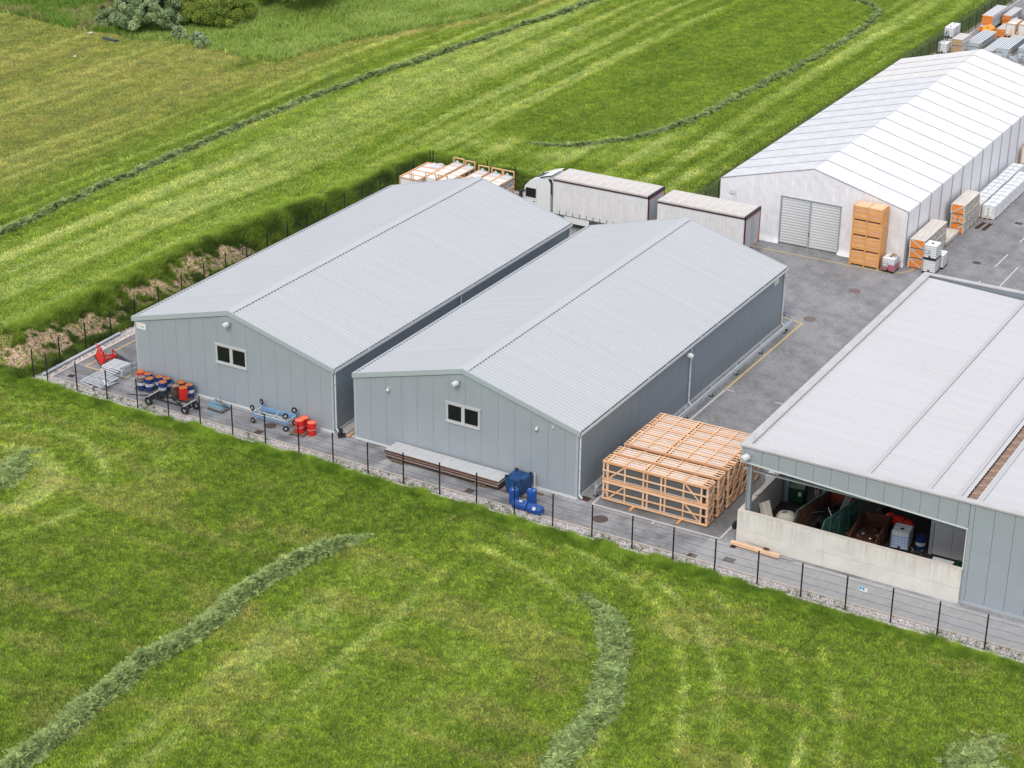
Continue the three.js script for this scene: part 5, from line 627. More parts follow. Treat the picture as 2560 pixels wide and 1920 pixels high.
// ------------------------------------------------------------------ crates with orange ends along the tent
function endCrate(L, W = 1.2, H = 0.75) {
  const t = thing('orange_end_crate', 'x', 'crate'); part(t, 'core', span(-W / 2 + 0.04, W / 2 - 0.06, 0.08, H - 0.05, -L + 0.03, -0.03), mat('shade_core', 0.12, 0.125, 0.13)); for (const q of [-0.021, -L + 0.021]) part(t, 'end_panel', span(-W / 2 + 0.03, W / 2 - 0.03, 0.07, H - 0.05, q - 0.009, q + 0.009), M.orange); part(t, 'end_board_gap', span(-W / 2 + 0.05, W / 2 - 0.05, 0.33, 0.345, -0.0118, -0.009), M.orangePale);
  for (const s of [-1, 1]) part(t, 'corner_post', span(s * (W / 2 - 0.05) - 0.05, s * (W / 2 - 0.05) + 0.05, 0.0, H - 0.03, -0.0085, 0.02), M.greyWood); part(t, 'top_board', span(-W / 2, W / 2, H - 0.045, H - 0.02, -L, 0.02), M.greyWood); part(t, 'bearer', [0.12, L / 2, L - 0.12].map(z => span(-W / 2 + 0.02, W / 2 - 0.02, 0, 0.07, -z - 0.05, -z + 0.05)), M.oldWood);
  for (let k = 0; k < 5; k++) part(t, 'side_slat', span(W / 2 - 0.055, W / 2 - 0.03, 0.09 + k * 0.125, 0.15 + k * 0.125, -L, 0.0), k % 2 ? M.zinc : M.greyWood); const n = Math.max(3, Math.round(L / 1.1)); for (let k = 0; k < n; k++) { const z = -(k + 0.1) * L / n; part(t, 'side_brace', beam(V(W / 2 - 0.012, 0.08, z - 0.1), V(W / 2 - 0.012, H - 0.06, z - L / n * 0.75), 0.02, 0.09), M.greyWood); part(t, 'side_post', span(W / 2 - 0.025, W / 2 - 0.003, 0.07, H - 0.05, z - 0.06, z + 0.01), M.greyWood); } return t;
}
{
  const a = endCrate(5.1), b = endCrate(3.9, 1.12, 0.8); const brace = (o, d) => part(o, 'end_brace', beam(V(-0.42 * d, 0.66, 0.012), V(0.42 * d, 0.1, 0.012), 0.02, 0.12), M.greyWood);
  ['lowest', 'middle', 'topmost'].forEach((l, k) => { const la = `orange-ended slatted crate behind the caged tanks, ${l} of three`; const o = k ? copy(a, la) : a; o.userData.label = la; o.userData.group = 'crates with orange ends along the tent'; o.position.set(36.98 + 0.03 * (k % 2), 0.005 + k * 0.775, -45.72); });
  ['lowest', 'middle', 'topmost'].forEach((l, k) => { const la = `orange-ended slatted crate next to the white wrapped pallets, ${l} of three`; const o = k ? copy(b, la) : b; o.userData.label = la; o.userData.group = 'crates with orange ends along the tent'; o.position.set(37.18 + 0.04 * (k % 2), 0.005 + k * 0.825, -54.75 + 0.1 * k); if (k < 2) brace(o, k ? 1 : -1); });
  scene.children.filter(o => /orange_end_crate/.test(o.name) && /caged tanks/.test(o.userData.label)).forEach(o => brace(o, 1));
  const f = thing('flat_crate', 'low grey slatted crate between the two orange-ended stacks', 'crate', [36.95, 0, -51.3]); part(f, 'deck', span(-0.55, 0.55, 0.38, 0.42, -3.2, 0), M.greyWood); for (const z of [-0.2, -1.6, -3.0]) part(f, 'bearer', span(-0.5, 0.5, 0, 0.1, z - 0.06, z + 0.06), M.oldWood); for (const y of [0.12, 0.22, 0.31]) part(f, 'side_slat', span(0.52, 0.545, y, y + 0.06, -3.2, 0), M.greyWood); part(f, 'load', span(-0.5, 0.51, 0.1, 0.379, -3.15, -0.04), M.zinc);
  for (const [p, q, l] of [[[38.24, -56.6], [38.4, -58.3], 'left'], [[38.84, -56.5], [38.92, -58.3], 'right']]) { const t = thing('steel_channel', `rusty steel channel on the asphalt, ${l} one of the pair`, 'steel channel', [0, 0, 0]); part(t, 'web', beam(V(p[0], 0.02, p[1]), V(q[0], 0.02, q[1]), 0.2, 0.02), M.rust); part(t, 'flange', [beam(V(p[0] - 0.1, 0.06, p[1]), V(q[0] - 0.1, 0.06, q[1]), 0.02, 0.1), beam(V(p[0] + 0.1, 0.06, p[1]), V(q[0] + 0.1, 0.06, q[1]), 0.02, 0.1)], M.rust); }
}
{ // white wrapped pallets
  const wt = cv(128, 128, (c, w, h) => { c.fillStyle = '#eef1f5'; c.fillRect(0, 0, w, h); for (const y of [18, 60, 100]) { c.fillStyle = '#3f9d55'; c.beginPath(); c.moveTo(64, y + 16); c.quadraticCurveTo(42, y + 8, 46, y - 4); c.quadraticCurveTo(62, y, 64, y + 16); c.quadraticCurveTo(66, y, 82, y - 4); c.quadraticCurveTo(86, y + 8, 64, y + 16); c.fill(); c.fillStyle = '#38406a'; c.fillRect(42, y + 18, 46, 5); } });
  const wm = new THREE.MeshStandardMaterial({ map: wt, roughness: 0.35 }); const t = thing('wrapped_pallet', 'x', 'wrapped pallet');
  part(t, 'wrapped_load', sheet((u, v) => { const a = u * Math.PI * 2, c = Math.cos(a), s = Math.sin(a), k = 0.5 / Math.max(Math.abs(c), Math.abs(s)), cr = Math.pow(Math.max(Math.abs(c), Math.abs(s)), -0.12), fl = 1 + 0.05 * Math.pow(1 - v, 6) + 0.012 * (noise(u * 24, v * 5, 310) - 0.5); return [c * k * cr * 1.06 * fl * 0.94, 0.1 + v * 1.04, s * k * cr * 0.9 * fl * 0.94, u * 4, v]; }, 48, 8), M.wrap);
  part(t, 'wrapped_top', sheet((u, v) => [lerp(-0.5, 0.5, u), 1.14 + 0.02 * Math.sin(u * Math.PI) * Math.sin(v * Math.PI) + 0.012 * (noise(u * 6, v * 6, 311) - 0.5), lerp(-0.46, 0.46, v), u, v], 10, 10), M.wrap);
  const f = flat(new THREE.PlaneGeometry(0.6, 0.8)); f.translate(0, 0.66, 0.482); part(t, 'front_print', f, wm); const f2 = flat(new THREE.PlaneGeometry(0.6, 0.6)); f2.rotateX(-Math.PI / 2); f2.translate(0, 1.168, 0); part(t, 'top_print', f2, wm); part(t, 'pallet_base', [-0.4, 0, 0.4].map(x => box(0.12, 0.09, 0.94, x, 0.046, 0)), M.larch);
  const R = rng(12), names = ['front', 'second', 'third', 'fourth', 'fifth', 'sixth', 'seventh', 'eighth', 'ninth', 'tenth', 'eleventh', 'twelfth']; let first = true; for (const [x, n, z0, l] of [[38.32, 10, -59.65, 'outer row away from the tent'], [37.16, 12, -59.6, 'inner row along the tent']]) for (let k = 0; k < n; k++) { const la = `white wrapped pallet, ${names[k]} from the orange-ended crates in the ${l}`, o = first ? t : copy(t, la); first = false; o.userData.label = la; o.userData.group = 'white wrapped pallets beside the tent'; o.position.set(x + (R() - 0.5) * 0.06, 0.002, z0 - k * 1.0 + (R() - 0.5) * 0.04); o.rotation.y = (R() - 0.5) * 0.04; }
}
// ------------------------------------------------------------------ crated fan units
function fanCrate(label, L, W, H, x, z, y = 0, turn = 0, ends = 1, fans = 4) { // long along z, far end at 0, near end at +L
  const t = thing('fan_unit_crate', label, 'crate', [x, y, z], turn, 'crated white fan units'), b = (a, c, w = 0.06, h = 0.07) => beam(V(...a), V(...c), w, h), pm = () => M.pine; part(t, 'unit_body', span(-W / 2 + 0.06, W / 2 - 0.07, 0.16, H, 0.06, L - 0.06), M.truckWhite);
  for (const s of [-1, 1]) { part(t, 'rail', b([s * (W / 2 - 0.03), 0.1, 0], [s * (W / 2 - 0.03), 0.1, L]), pm()); part(t, 'rail', b([s * (W / 2 - 0.03), H + 0.01, 0], [s * (W / 2 - 0.03), H + 0.01, L], 0.06, 0.06), pm()); const n = Math.round(L / 0.95); for (let k = 1; k < n; k++) part(t, 'upright', b([s * (W / 2 - 0.02), 0.13, k * L / n], [s * (W / 2 - 0.02), H - 0.02, k * L / n], 0.03, 0.06), pm()); }
  for (let k = 1; k < Math.round(L / 0.95); k++) { const q = k * L / Math.round(L / 0.95); part(t, 'top_batten', b([-W / 2 + 0.06, H + 0.02, q], [W / 2 - 0.06, H + 0.02, q], 0.06, 0.03), pm()); }
  for (const e of [0, L]) for (const s of [-1, 1]) part(t, 'end_post', b([s * (W / 2 - 0.04), 0, e], [s * (W / 2 - 0.04), H + 0.5 * ends, e], 0.08, 0.07), pm()); for (const e of [0, L]) { part(t, 'end_rail', b([-W / 2 + 0.09, H + 0.5 * ends - 0.04, e], [W / 2 - 0.09, H + 0.5 * ends - 0.04, e], 0.07, 0.08), pm()); part(t, 'end_rail', b([-W / 2 + 0.09, 0.1, e], [W / 2 - 0.09, 0.1, e], 0.07, 0.08), pm()); }
  for (let k = 0; k < fans; k++) { const n = Math.round(L / 0.95), q = (k + 0.5) * L / n; if (q > L) break; const p = part(t, 'fan_panel', span(W / 2 - 0.069, W / 2 - 0.05, 0.3, H - 0.12, q - 0.36, q + 0.36), M.fin); const g = new THREE.TorusGeometry(0.29, 0.022, 6, 24); g.rotateY(Math.PI / 2); g.translate(W / 2 - 0.045, (H + 0.18) / 2, q); part(p, 'fan_ring', flat(g), M.white); part(p, 'fan_guard', [0, 1, 2].map(i => { const g = box(0.014, 0.58, 0.03, 0, 0, 0, i * Math.PI / 3, 0, 0); g.translate(W / 2 - 0.043, (H + 0.18) / 2, q); return g; }), M.white); const h = new THREE.CylinderGeometry(0.09, 0.09, 0.03, 16); h.rotateZ(Math.PI / 2); h.translate(W / 2 - 0.04, (H + 0.18) / 2, q); part(p, 'fan_hub', flat(h), M.white); }
  part(t, 'film_cover', sheet((u, v) => { const z = lerp(0.05, 0.75, v), x2 = lerp(-W / 2 + 0.12, W / 2 - 0.12, u); return [x2, H + 0.03 + 0.22 * Math.pow(1 - v, 2) * (0.3 + noise(u * 5, v * 4, 320)) * Math.sin(Math.PI * clamp(u * 0.9 + 0.05)), z, u, v]; }, 10, 8), M.film); return t;
}
{
  const big = thing('fan_unit_crate', 'wide low crate of a white film-wrapped unit by the left fence', 'crate', [-3.55, 0, -42.75], 0, 'crated white fan units'); part(big, 'unit_body', span(-0.85, 0.85, 0.15, 1.95, 0.05, 4.25), M.truckWhite); for (const s of [-1, 1]) { part(big, 'rail', beam(V(s * 0.88, 2.0, 0), V(s * 0.88, 2.0, 4.3), 0.1, 0.08), M.pine3); part(big, 'rail', beam(V(s * 0.88, 0.1, 0), V(s * 0.88, 0.1, 4.3), 0.1, 0.1), M.pine3); } for (const z of [0, 1.1, 2.2, 3.3, 4.3]) part(big, 'top_batten', beam(V(-0.82, 1.99, z), V(0.82, 1.99, z), 0.08, 0.06), M.pine3); for (const z of [0, 2.2, 4.3]) for (const s of [-1, 1]) part(big, 'upright', beam(V(s * 0.87, 0.15, z), V(s * 0.87, 1.95, z), 0.05, 0.08), M.pine3); part(big, 'film_cover', sheet((u, v) => [lerp(-0.2, 0.8, u), 2.05 + 0.18 * noise(u * 5, v * 4, 330) * (1 - v), lerp(0.1, 1.0, v), u, v], 8, 8), M.film); part(big, 'loose_stakes', [0, 1, 2].map(k => span(0.1 + k * 0.16, 0.16 + k * 0.16, 1.9, 2.6, 4.32, 4.38)), M.pine);
  fanCrate('crated white fan unit next to the wide crate, tall end frames', 4.4, 1.05, 2.05, -1.98, -43.7); fanCrate('crated white fan unit with dark fans toward the yard, third from left', 4.3, 0.95, 2.0, -0.85, -43.65);
  const u4 = fanCrate('upper crated fan unit behind the hall ridge, fourth from left', 3.4, 1.05, 0.95, 0.85, -43.0, 1.12, 0, 1, 3); fanCrate('upper crated fan unit behind the hall ridge, fifth from left', 3.4, 1.05, 0.95, 2.1, -43.0, 1.12, 0, 1, 3); fanCrate('upper crated fan unit at the right end, white fan rings showing', 3.4, 1.05, 0.95, 3.2, -43.0, 1.12, 0, 1, 3);
  fanCrate('lower crated fan unit under the fourth upper one', 3.4, 1.05, 0.95, 0.85, -43.0, 0, 0, 0.25, 3); fanCrate('lower crated fan unit under the fifth upper one', 3.4, 1.05, 0.95, 2.1, -43.0, 0, 0, 0.25, 3); fanCrate('lower crated fan unit under the right end one', 3.4, 1.05, 0.95, 3.2, -43.0, 0, 0, 0.25, 3);
  fanCrate('wooden frame crate of a white unit at the right edge, beside the tent', 2.4, 1.1, 1.45, 37.0, -76.6, 0.05, 0, 0.4, 2);
  solo('plank', 'pale board lying on the asphalt beside the white lorry cab, nearer one', 'plank', beam(V(4.6, 0.05, -43.9), V(6.3, 0.05, -42.6), 0.22, 0.05), M.greyWood); solo('plank', 'pale board lying on the asphalt beside the white lorry cab, farther one', 'plank', beam(V(4.5, 0.05, -44.4), V(6.3, 0.05, -43.1), 0.2, 0.05), M.greyWood);
}
// ------------------------------------------------------------------ lorry and trailer
function boxBody(t, x0, x1, z0, z1, y0, y1) { // curtain-sided box, rear doors at x1
  const L = x1 - x0, n = Math.round(L / 0.78); part(t, 'curtain', sheet((u, v) => { const w = 0.018 * (noise(u * 18, v * 3, 400 + x0) - 0.5) + 0.02 * Math.sin(Math.PI * v) * Math.sin(u * L * 4); return [lerp(x0 + 0.04, x1 - 0.08, u), lerp(y0, y1 - 0.22, v), z1 + w, u * L, v * 3]; }, 90, 10), M.curtain); part(t, 'curtain', span(x0 + 0.04, x1 - 0.08, y0, y1 - 0.22, z0 - 0.02, z0 + 0.02), M.curtain);
  part(t, 'front_board', span(x0, x0 + 0.04, y0 - 0.1, y1 - 0.1, z0, z1), M.truckWhite); part(t, 'cargo_core', span(x0 + 0.05, x1 - 0.1, y0 - 0.05, y1 - 0.2, z0 + 0.05, z1 - 0.06), M.dark);
  part(t, 'top_rail', [span(x0, x1, y1 - 0.22, y1 - 0.1, z1 - 0.06, z1 + 0.05), span(x0, x1, y1 - 0.22, y1 - 0.1, z0 - 0.05, z0 + 0.06)], M.maroon); part(t, 'roof_edge', [span(x0 - 0.01, x1 - 0.12, y1 - 0.099, y1 + 0.02, z1 - 0.12, z1 + 0.03), span(x0 - 0.01, x1 - 0.12, y1 - 0.099, y1 + 0.02, z0 - 0.03, z0 + 0.12)], M.truckRoof);
  part(t, 'roof', sheet((u, v) => { const w = lerp(z0 + 0.12, z1 - 0.12, v); return [lerp(x0, x1 - 0.12, u), y1 + 0.015 - 0.035 * Math.abs(Math.sin(u * n * Math.PI)) * Math.sin(Math.PI * v) + 0.01, w, u * L, v * 2.6]; }, n * 8, 8), M.truckRoof); for (let k = 1; k < n; k++) part(t, 'roof_bow', span(x0 + k * L / n - 0.03, x0 + k * L / n + 0.03, y1 + 0.012, y1 + 0.042, z0 + 0.14, z1 - 0.14), M.curtain);
  part(t, 'rear_frame', [span(x1 - 0.12, x1, y1 - 0.24, y1 + 0.02, z0 - 0.05, z1 + 0.05), span(x1 - 0.1, x1 - 0.01, y0 - 0.1, y1 - 0.241, z1 - 0.02, z1 + 0.05), span(x1 - 0.1, x1 - 0.01, y0 - 0.1, y1 - 0.241, z0 - 0.05, z0 + 0.02)], M.black); const m = (z0 + z1) / 2;
  for (const [a, b] of [[z0 + 0.03, m - 0.02], [m + 0.02, z1 - 0.03]]) { const d = part(t, 'rear_door', span(x1 - 0.06, x1 - 0.02, y0 - 0.05, y1 - 0.26, a, b), M.truckDoor); part(d, 'red_tape', [span(x1 - 0.019, x1 - 0.012, y1 - 0.36, y1 - 0.3, a + 0.03, b - 0.03), span(x1 - 0.019, x1 - 0.012, y0, y1 - 0.361, a < m - 0.5 ? a + 0.03 : b - 0.09, a < m - 0.5 ? a + 0.09 : b - 0.03), span(x1 - 0.019, x1 - 0.012, y0 - 0.03, y0 + 0.03, a + 0.1, b - 0.1)], M.reflector); part(d, 'lock_rod', [rod(V(x1 - 0.005, y0, a + (b - a) * (a < m - 0.5 ? 0.85 : 0.15)), V(x1 - 0.005, y1 - 0.35, a + (b - a) * (a < m - 0.5 ? 0.85 : 0.15)), 0.015, 6)], M.zinc); }
  part(t, 'warning_plate', span(x1 - 0.012, x1 - 0.002, y0 + 0.1, y0 + 0.7, z0 + 0.12, z0 + 0.26), M.orange); part(t, 'side_board', span(x0 + 0.02, x1 - 0.1, y0 - 0.16, y0 - 0.01, z1 - 0.05, z1 + 0.01), M.truckWhite); for (let k = 1; k < n + 3; k++) part(t, 'strap', span(x0 + k * L / (n + 3) - 0.02, x0 + k * L / (n + 3) + 0.02, y0 - 0.18, y0 + 0.12, z1 + 0.03, z1 + 0.045), M.black);
  part(t, 'chassis', [span(x0 + 0.1, x1 - 0.2, y0 - 0.35, y0 - 0.17, m - 0.5, m - 0.38), span(x0 + 0.1, x1 - 0.2, y0 - 0.35, y0 - 0.17, m + 0.38, m + 0.5)], M.black); part(t, 'side_guard', span(x0 + 1.0, x0 + 3.2, 0.45, 0.95, z1 - 0.12, z1 - 0.05), M.truckWhite);
}
{
  const t = thing('lorry', 'white lorry with curtain-sided box parked behind the two halls', 'lorry', [0, 0, 0]); const zf = -39.7, zr = -42.35; boxBody(t, 9.15, 17.55, zr, zf, 1.22, 3.95); for (const [x] of [[15.0], [16.1]]) for (const z of [zf - 0.2, zr + 0.2]) wheel(t, x, 0.5, z, 0.5, 0.32, M.zinc);
  const prof = [[6.3, 0.55], [8.85, 0.55], [8.85, 3.35], [8.6, 3.75], [7.7, 3.62], [6.95, 3.3], [6.55, 2.85], [6.32, 1.9], [6.25, 1.2]]; const cab = part(t, 'cab', (() => { const g = prism(prof, zf - zr - 0.16, zr + 0.08); return g; })(), M.truckWhite); part(cab, 'side_window', span(6.62, 7.55, 1.95, 2.72, zf - 0.079, zf - 0.068), M.glass); part(cab, 'windscreen', beam(V(6.34, 1.95, (zf + zr) / 2), V(6.5, 2.8, (zf + zr) / 2), zf - zr - 0.4, 0.05), M.glass); part(cab, 'door_seam', [span(7.58, 7.6, 0.9, 3.0, zf - 0.079, zf - 0.072), span(6.5, 7.6, 1.82, 1.84, zf - 0.079, zf - 0.073)], M.trim); part(cab, 'door_handle', span(7.3, 7.48, 1.62, 1.67, zf - 0.079, zf - 0.06), M.black);
  part(t, 'mirror', [span(6.2, 6.42, 1.75, 2.5, zf + 0.05, zf + 0.24), span(6.35, 6.6, 2.45, 2.52, zf - 0.06, zf + 0.1)], M.black); part(t, 'sun_visor', beam(V(6.5, 2.95, (zf + zr) / 2), V(6.3, 2.8, (zf + zr) / 2), zf - zr - 0.3, 0.04), M.black); part(t, 'air_deflector', [beam(V(8.55, 3.1, zf - 0.12), V(8.95, 3.1, zf - 0.12), 0.05, 1.2), beam(V(7.85, 3.58, zf - 0.15), V(8.8, 3.58, zf - 0.15), 0.06, 0.3)], M.black); part(t, 'roof_hatch', beam(V(7.2, 3.46, (zf + zr) / 2), V(8.0, 3.72, (zf + zr) / 2), 1.1, 0.04), M.black); part(t, 'roof_spoiler', sheet((u, v) => { const z = lerp(zr + 0.25, zf - 0.25, v); return [lerp(7.75, 8.85, u), lerp(3.64, 4.02, Math.pow(u, 0.7)), z, u, v]; }, 8, 4), M.truckWhite);
  wheel(t, 7.3, 0.5, zf - 0.2, 0.5, 0.32, M.zinc); wheel(t, 7.3, 0.5, zr + 0.2, 0.5, 0.32, M.zinc); part(t, 'cab_step', span(6.7, 7.9, 0.35, 0.55, zf - 0.3, zf - 0.05), M.black);
  const r = thing('trailer', 'white curtain-sided trailer with red-edged doors beside the tent', 'trailer', [0, 0, 0]); boxBody(r, 18.42, 25.75, -42.1, -39.35, 1.2, 3.93); for (const x of [21.3, 22.6]) for (const z of [-39.55, -41.9]) wheel(r, x, 0.45, z, 0.45, 0.3, M.zinc); part(r, 'tow_bar', beam(V(18.4, 0.7, -40.7), V(17.2, 0.7, -40.9), 0.12, 0.1), M.black);
  const k = thing('steel_rack', 'pale steel pipe rack behind the trailer, left of the tent', 'rack', [19.4, 0, -44.3]); for (const x of [-0.9, 0.9]) for (const z of [-0.35, 0.35]) part(k, 'rack_post', beam(V(x, 0, z), V(x, 1.5, z), 0.06, 0.06), M.galv); for (const y of [0.8, 1.3, 1.5]) for (const z of [-0.35, 0.35]) part(k, 'rack_rail', beam(V(-0.9, y, z), V(1.2, y, z), 0.05, 0.05), M.galv); for (const x of [-0.9, 0, 0.9]) part(k, 'rack_cross', beam(V(x, 1.42, -0.35), V(x, 1.42, 0.35), 0.05, 0.05), M.galv);
}

// ------------------------------------------------------------------ inside the open bay
function skip(label, pos, turn, L, W, H, outM, inM, front) { // open container, low sloping front at +z
  const t = thing('skip', label, 'skip', pos, turn), th = 0.05; const side = x => { const g = prism([[0, 0], [L * 0.72, 0], [L, H * 0.55], [L * 0.9, H], [0, H]], th); g.rotateY(-Math.PI / 2); g.translate(x, 0, 0); return g; };
  const s1 = part(t, 'side_plate', side(-W / 2 + th), outM), s2 = part(t, 'side_plate', side(W / 2), outM); part(t, 'inner_lining', [side(-W / 2 + th + 0.052), side(W / 2 - 0.052)].map(g => { g.scale(1, 0.985, 0.97); return g; }), inM); part(t, 'end_plate', box(W - 0.1, H, th, 0, H / 2, th / 2), inM); part(t, 'floor_plate', box(W - 0.1, th, L * 0.72, 0, th / 2 + 0.02, L * 0.36), inM); if (front) part(t, 'front_plate', beam(V(0, 0.04, L * 0.73), V(0, H * 0.55, L * 0.99), W - 0.12, 0.04), inM);
  part(t, 'rim', [beam(V(-W / 2 + 0.03, H + 0.02, 0), V(-W / 2 + 0.03, H + 0.02, L * 0.9), 0.07, 0.05), beam(V(W / 2 - 0.03, H + 0.02, 0), V(W / 2 - 0.03, H + 0.02, L * 0.9), 0.07, 0.05), beam(V(-W / 2 + 0.03, H, L * 0.9), V(-W / 2 + 0.03, H * 0.55, L), 0.07, 0.05), beam(V(W / 2 - 0.03, H, L * 0.9), V(W / 2 - 0.03, H * 0.55, L), 0.07, 0.05)], outM); part(t, 'side_rib', [0.25, 0.5, 0.75].flatMap(k => [span(W / 2 + 0.001, W / 2 + 0.05, 0.05, H - 0.05, L * k - 0.04, L * k + 0.04), span(-W / 2 - 0.05, -W / 2 - 0.001, 0.05, H - 0.05, L * k - 0.04, L * k + 0.04)]), outM); return t;
}
{
  const s = skip('large teal skip with rusty red inside under the open bay roof', [46.8, 0.05, -5.8], -0.19, 3.9, 1.85, 1.6, M.teal, M.rust, false); part(s, 'end_lining', box(1.7, 0.7, 0.02, 0, 1.15, 0.07), mat('red_lining', 0.3, 0.05, 0.03, { map: rep(TX.rust, 0.7, 0.7) }));
  const tt = cv(256, 64, (c, w, h) => { c.fillStyle = '#37665f'; c.fillRect(0, 0, w, h); c.fillStyle = '#aab4b0'; c.font = 'bold 46px serif'; c.fillText('Kupper', 40, 48); }); const f = flat(new THREE.PlaneGeometry(1.0, 0.25)); f.rotateY(Math.PI / 2); f.translate(0.93, 1.3, 1.9); part(s, 'lettering', f, new THREE.MeshStandardMaterial({ map: tt, roughness: 0.6 }));
  const R = rng(91), scrap = thing('scrap', 'dark wire and pipe scrap heaped in the teal skip', 'scrap', [46.8, 0.1, -5.8], -0.19); part(scrap, 'scrap_heap', sheet((u, v) => [lerp(-0.8, 0.8, u), 0.3 + 0.75 * noise(u * 5, v * 6, 500) * Math.sin(Math.PI * u) + 0.25 * (1 - v), lerp(0.15, 2.9, v), u, v], 20, 24), M.scrap); for (let k = 0; k < 12; k++) part(scrap, 'scrap_pipe', rod(V((R() - 0.5) * 1.4, 0.5 + 0.4 * R(), 0.4 + R() * 2), V((R() - 0.5) * 1.4, 0.8 + 0.6 * R(), 0.3 + R() * 2.4), 0.025, 6), R() < 0.4 ? M.shiny : M.scrap); part(scrap, 'foil_strip', [0, 1, 2].map(k => beam(V(0.35 + k * 0.14, 1.7, 0.4), V(0.45 + k * 0.13, 0.9, 1.35), 0.1, 0.01)), M.shiny);
  skip('rusty brown skip between the teal skip and the blue caged tank', [48.95, 0.05, -5.3], 0.09, 3.3, 1.6, 1.15, M.rust, M.rust, true); const s2 = thing('scrap', 'dark and shiny scrap metal lying in the rusty skip', 'scrap', [48.95, 0.1, -5.3], 0.09); part(s2, 'scrap_heap', sheet((u, v) => [lerp(-0.7, 0.7, u), 0.15 + 0.45 * noise(u * 5, v * 6, 501), lerp(0.2, 2.4, v), u, v], 16, 20), M.rust); for (let k = 0; k < 16; k++) part(s2, 'scrap_piece', box(0.12 + R() * 0.3, 0.02, 0.05 + R() * 0.12, (R() - 0.5) * 1.1, 0.55 + R() * 0.12, 1.2 + R() * 1.1, R() - 0.5, R() * 3, R() - 0.5), R() < 0.4 ? M.shiny : M.scrap);
  const tk = thing('gas_tank', 'red pressure tank on a cradle in the back of the open bay', 'tank', [50.1, 0.75, -5.85], -0.25), tg = new THREE.CapsuleGeometry(0.33, 1.2, 8, 20); tg.rotateZ(Math.PI / 2); part(tk, 'tank_body', flat(tg), M.red); part(tk, 'strap', [-0.35, 0.35].map(x => { const g = lathe([[0.335, -0.05], [0.342, -0.05], [0.342, 0.05], [0.335, 0.05]], 20); g.rotateZ(Math.PI / 2); g.translate(x, 0, 0); return g; }), M.black); part(tk, 'cradle', [box(0.08, 0.6, 0.5, -0.5, -0.43, 0), box(0.08, 0.6, 0.5, 0.5, -0.43, 0)], M.black); part(tk, 'tank_label', box(0.16, 0.1, 0.01, -0.55, 0.1, 0.325, -0.3, 0, 0), M.white); part(tk, 'tank_marks', [box(0.12, 0.07, 0.01, 0.2, 0.02, 0.335), box(0.22, 0.04, 0.01, 0.45, 0.06, 0.333)], M.orangePale);
  drum('navy', 'navy drum with white band in the dark of the open bay', 51.75, -4.75, 0.02, 1); M.darkLid = mat('navy_lid', 0.02, 0.04, 0.13); scene.children.at(-1).children.forEach(c => { if (c.name === 'lid' || c.name === 'bung') c.material = M.darkLid; });
  const cb = thing('container_cabin', 'white panel cabin with grey frame at the right of the open bay', 'cabin', [53.55, 0, -4.55]); part(cb, 'panel', [span(-1.05, -0.01, 0.05, 1.95, -0.05, 0), span(0.01, 1.75, 0.05, 1.95, -0.05, 0)], mat('dim_white_panel', 0.52, 0.52, 0.53)); part(cb, 'frame', [span(-1.25, -1.06, 0, 2.1, -0.12, 0.06), span(-1.25, 1.75, 1.951, 2.12, -1.5, 0.05)], M.galv); part(cb, 'body', span(-1.04, 1.75, 0.02, 1.949, -1.5, -0.051), M.white); const rf = thing('container', 'dark brown ribbed container behind the white panel cabin', 'container', [53.6, 0, -6.2]); part(rf, 'ribbed_side', Array.from({ length: 13 }, (_, k) => span(-1.0, 1.7, 0.1 + k * 0.22, 0.26 + k * 0.22, -0.03, 0.03)), mat('dark_red_rib', 0.06, 0.02, 0.02)); part(rf, 'container_body', span(-1.05, 1.75, 0.02, 3.0, -3, -0.031), M.maroon); part(rf, 'yellow_mark', box(0.12, 0.06, 0.01, 0.3, 2.3, 0.036), M.orange);
  const bx = thing('white_box', 'flat white box behind the right end of the concrete wall', 'box', [54.05, 0, -1.45], 0.03); part(bx, 'box_body', span(-0.6, 0.5, 0.0, 1.45, -0.3, 0.4), M.white); part(bx, 'box_lid', span(-0.62, 0.52, 1.451, 1.5, -0.32, 0.42), M.white); const bk = thing('bucket', 'dark green pots at the right end behind the concrete wall', 'bucket', [55.0, 1.2, -1.6]); part(bk, 'pot', [-0.22, 0.12].map(x => { const g = lathe([[0, 0.02], [0.15, 0], [0.19, 0.42], [0.17, 0.42], [0.14, 0.05]], 16); g.translate(x, 0, x * 0.4); return g; }), M.binGreen); part(bk, 'stand', span(-0.4, 0.35, -1.2, -0.01, -0.3, 0.3), M.black);
  const mo = thing('motor_hood', 'white moulded hood with dark opening on the floor of the bay', 'machine hood', [44.15, 0.05, -3.8], 0.35); part(mo, 'hood', sheet((u, v) => { const a = u * Math.PI * 2, p = v * Math.PI / 2, r = Math.cos(p); return [0.62 * Math.sign(Math.cos(a)) * Math.pow(Math.abs(Math.cos(a)), 0.7) * Math.pow(r, 0.6), 0.62 * Math.sin(p), 0.5 * Math.sign(Math.sin(a)) * Math.pow(Math.abs(Math.sin(a)), 0.7) * Math.pow(r, 0.6), u * 3, v]; }, 36, 12), mat('soiled_white', 0.6, 0.58, 0.53, { roughness: 0.6, map: rep(TX.dirt, 1, 1) })); part(mo, 'opening', box(0.28, 0.02, 0.22, -0.1, 0.6, 0.12, 0.35, 0.3, 0), M.dark); part(mo, 'base', span(-0.66, 0.66, -0.05, 0.06, -0.52, 0.52), M.black);
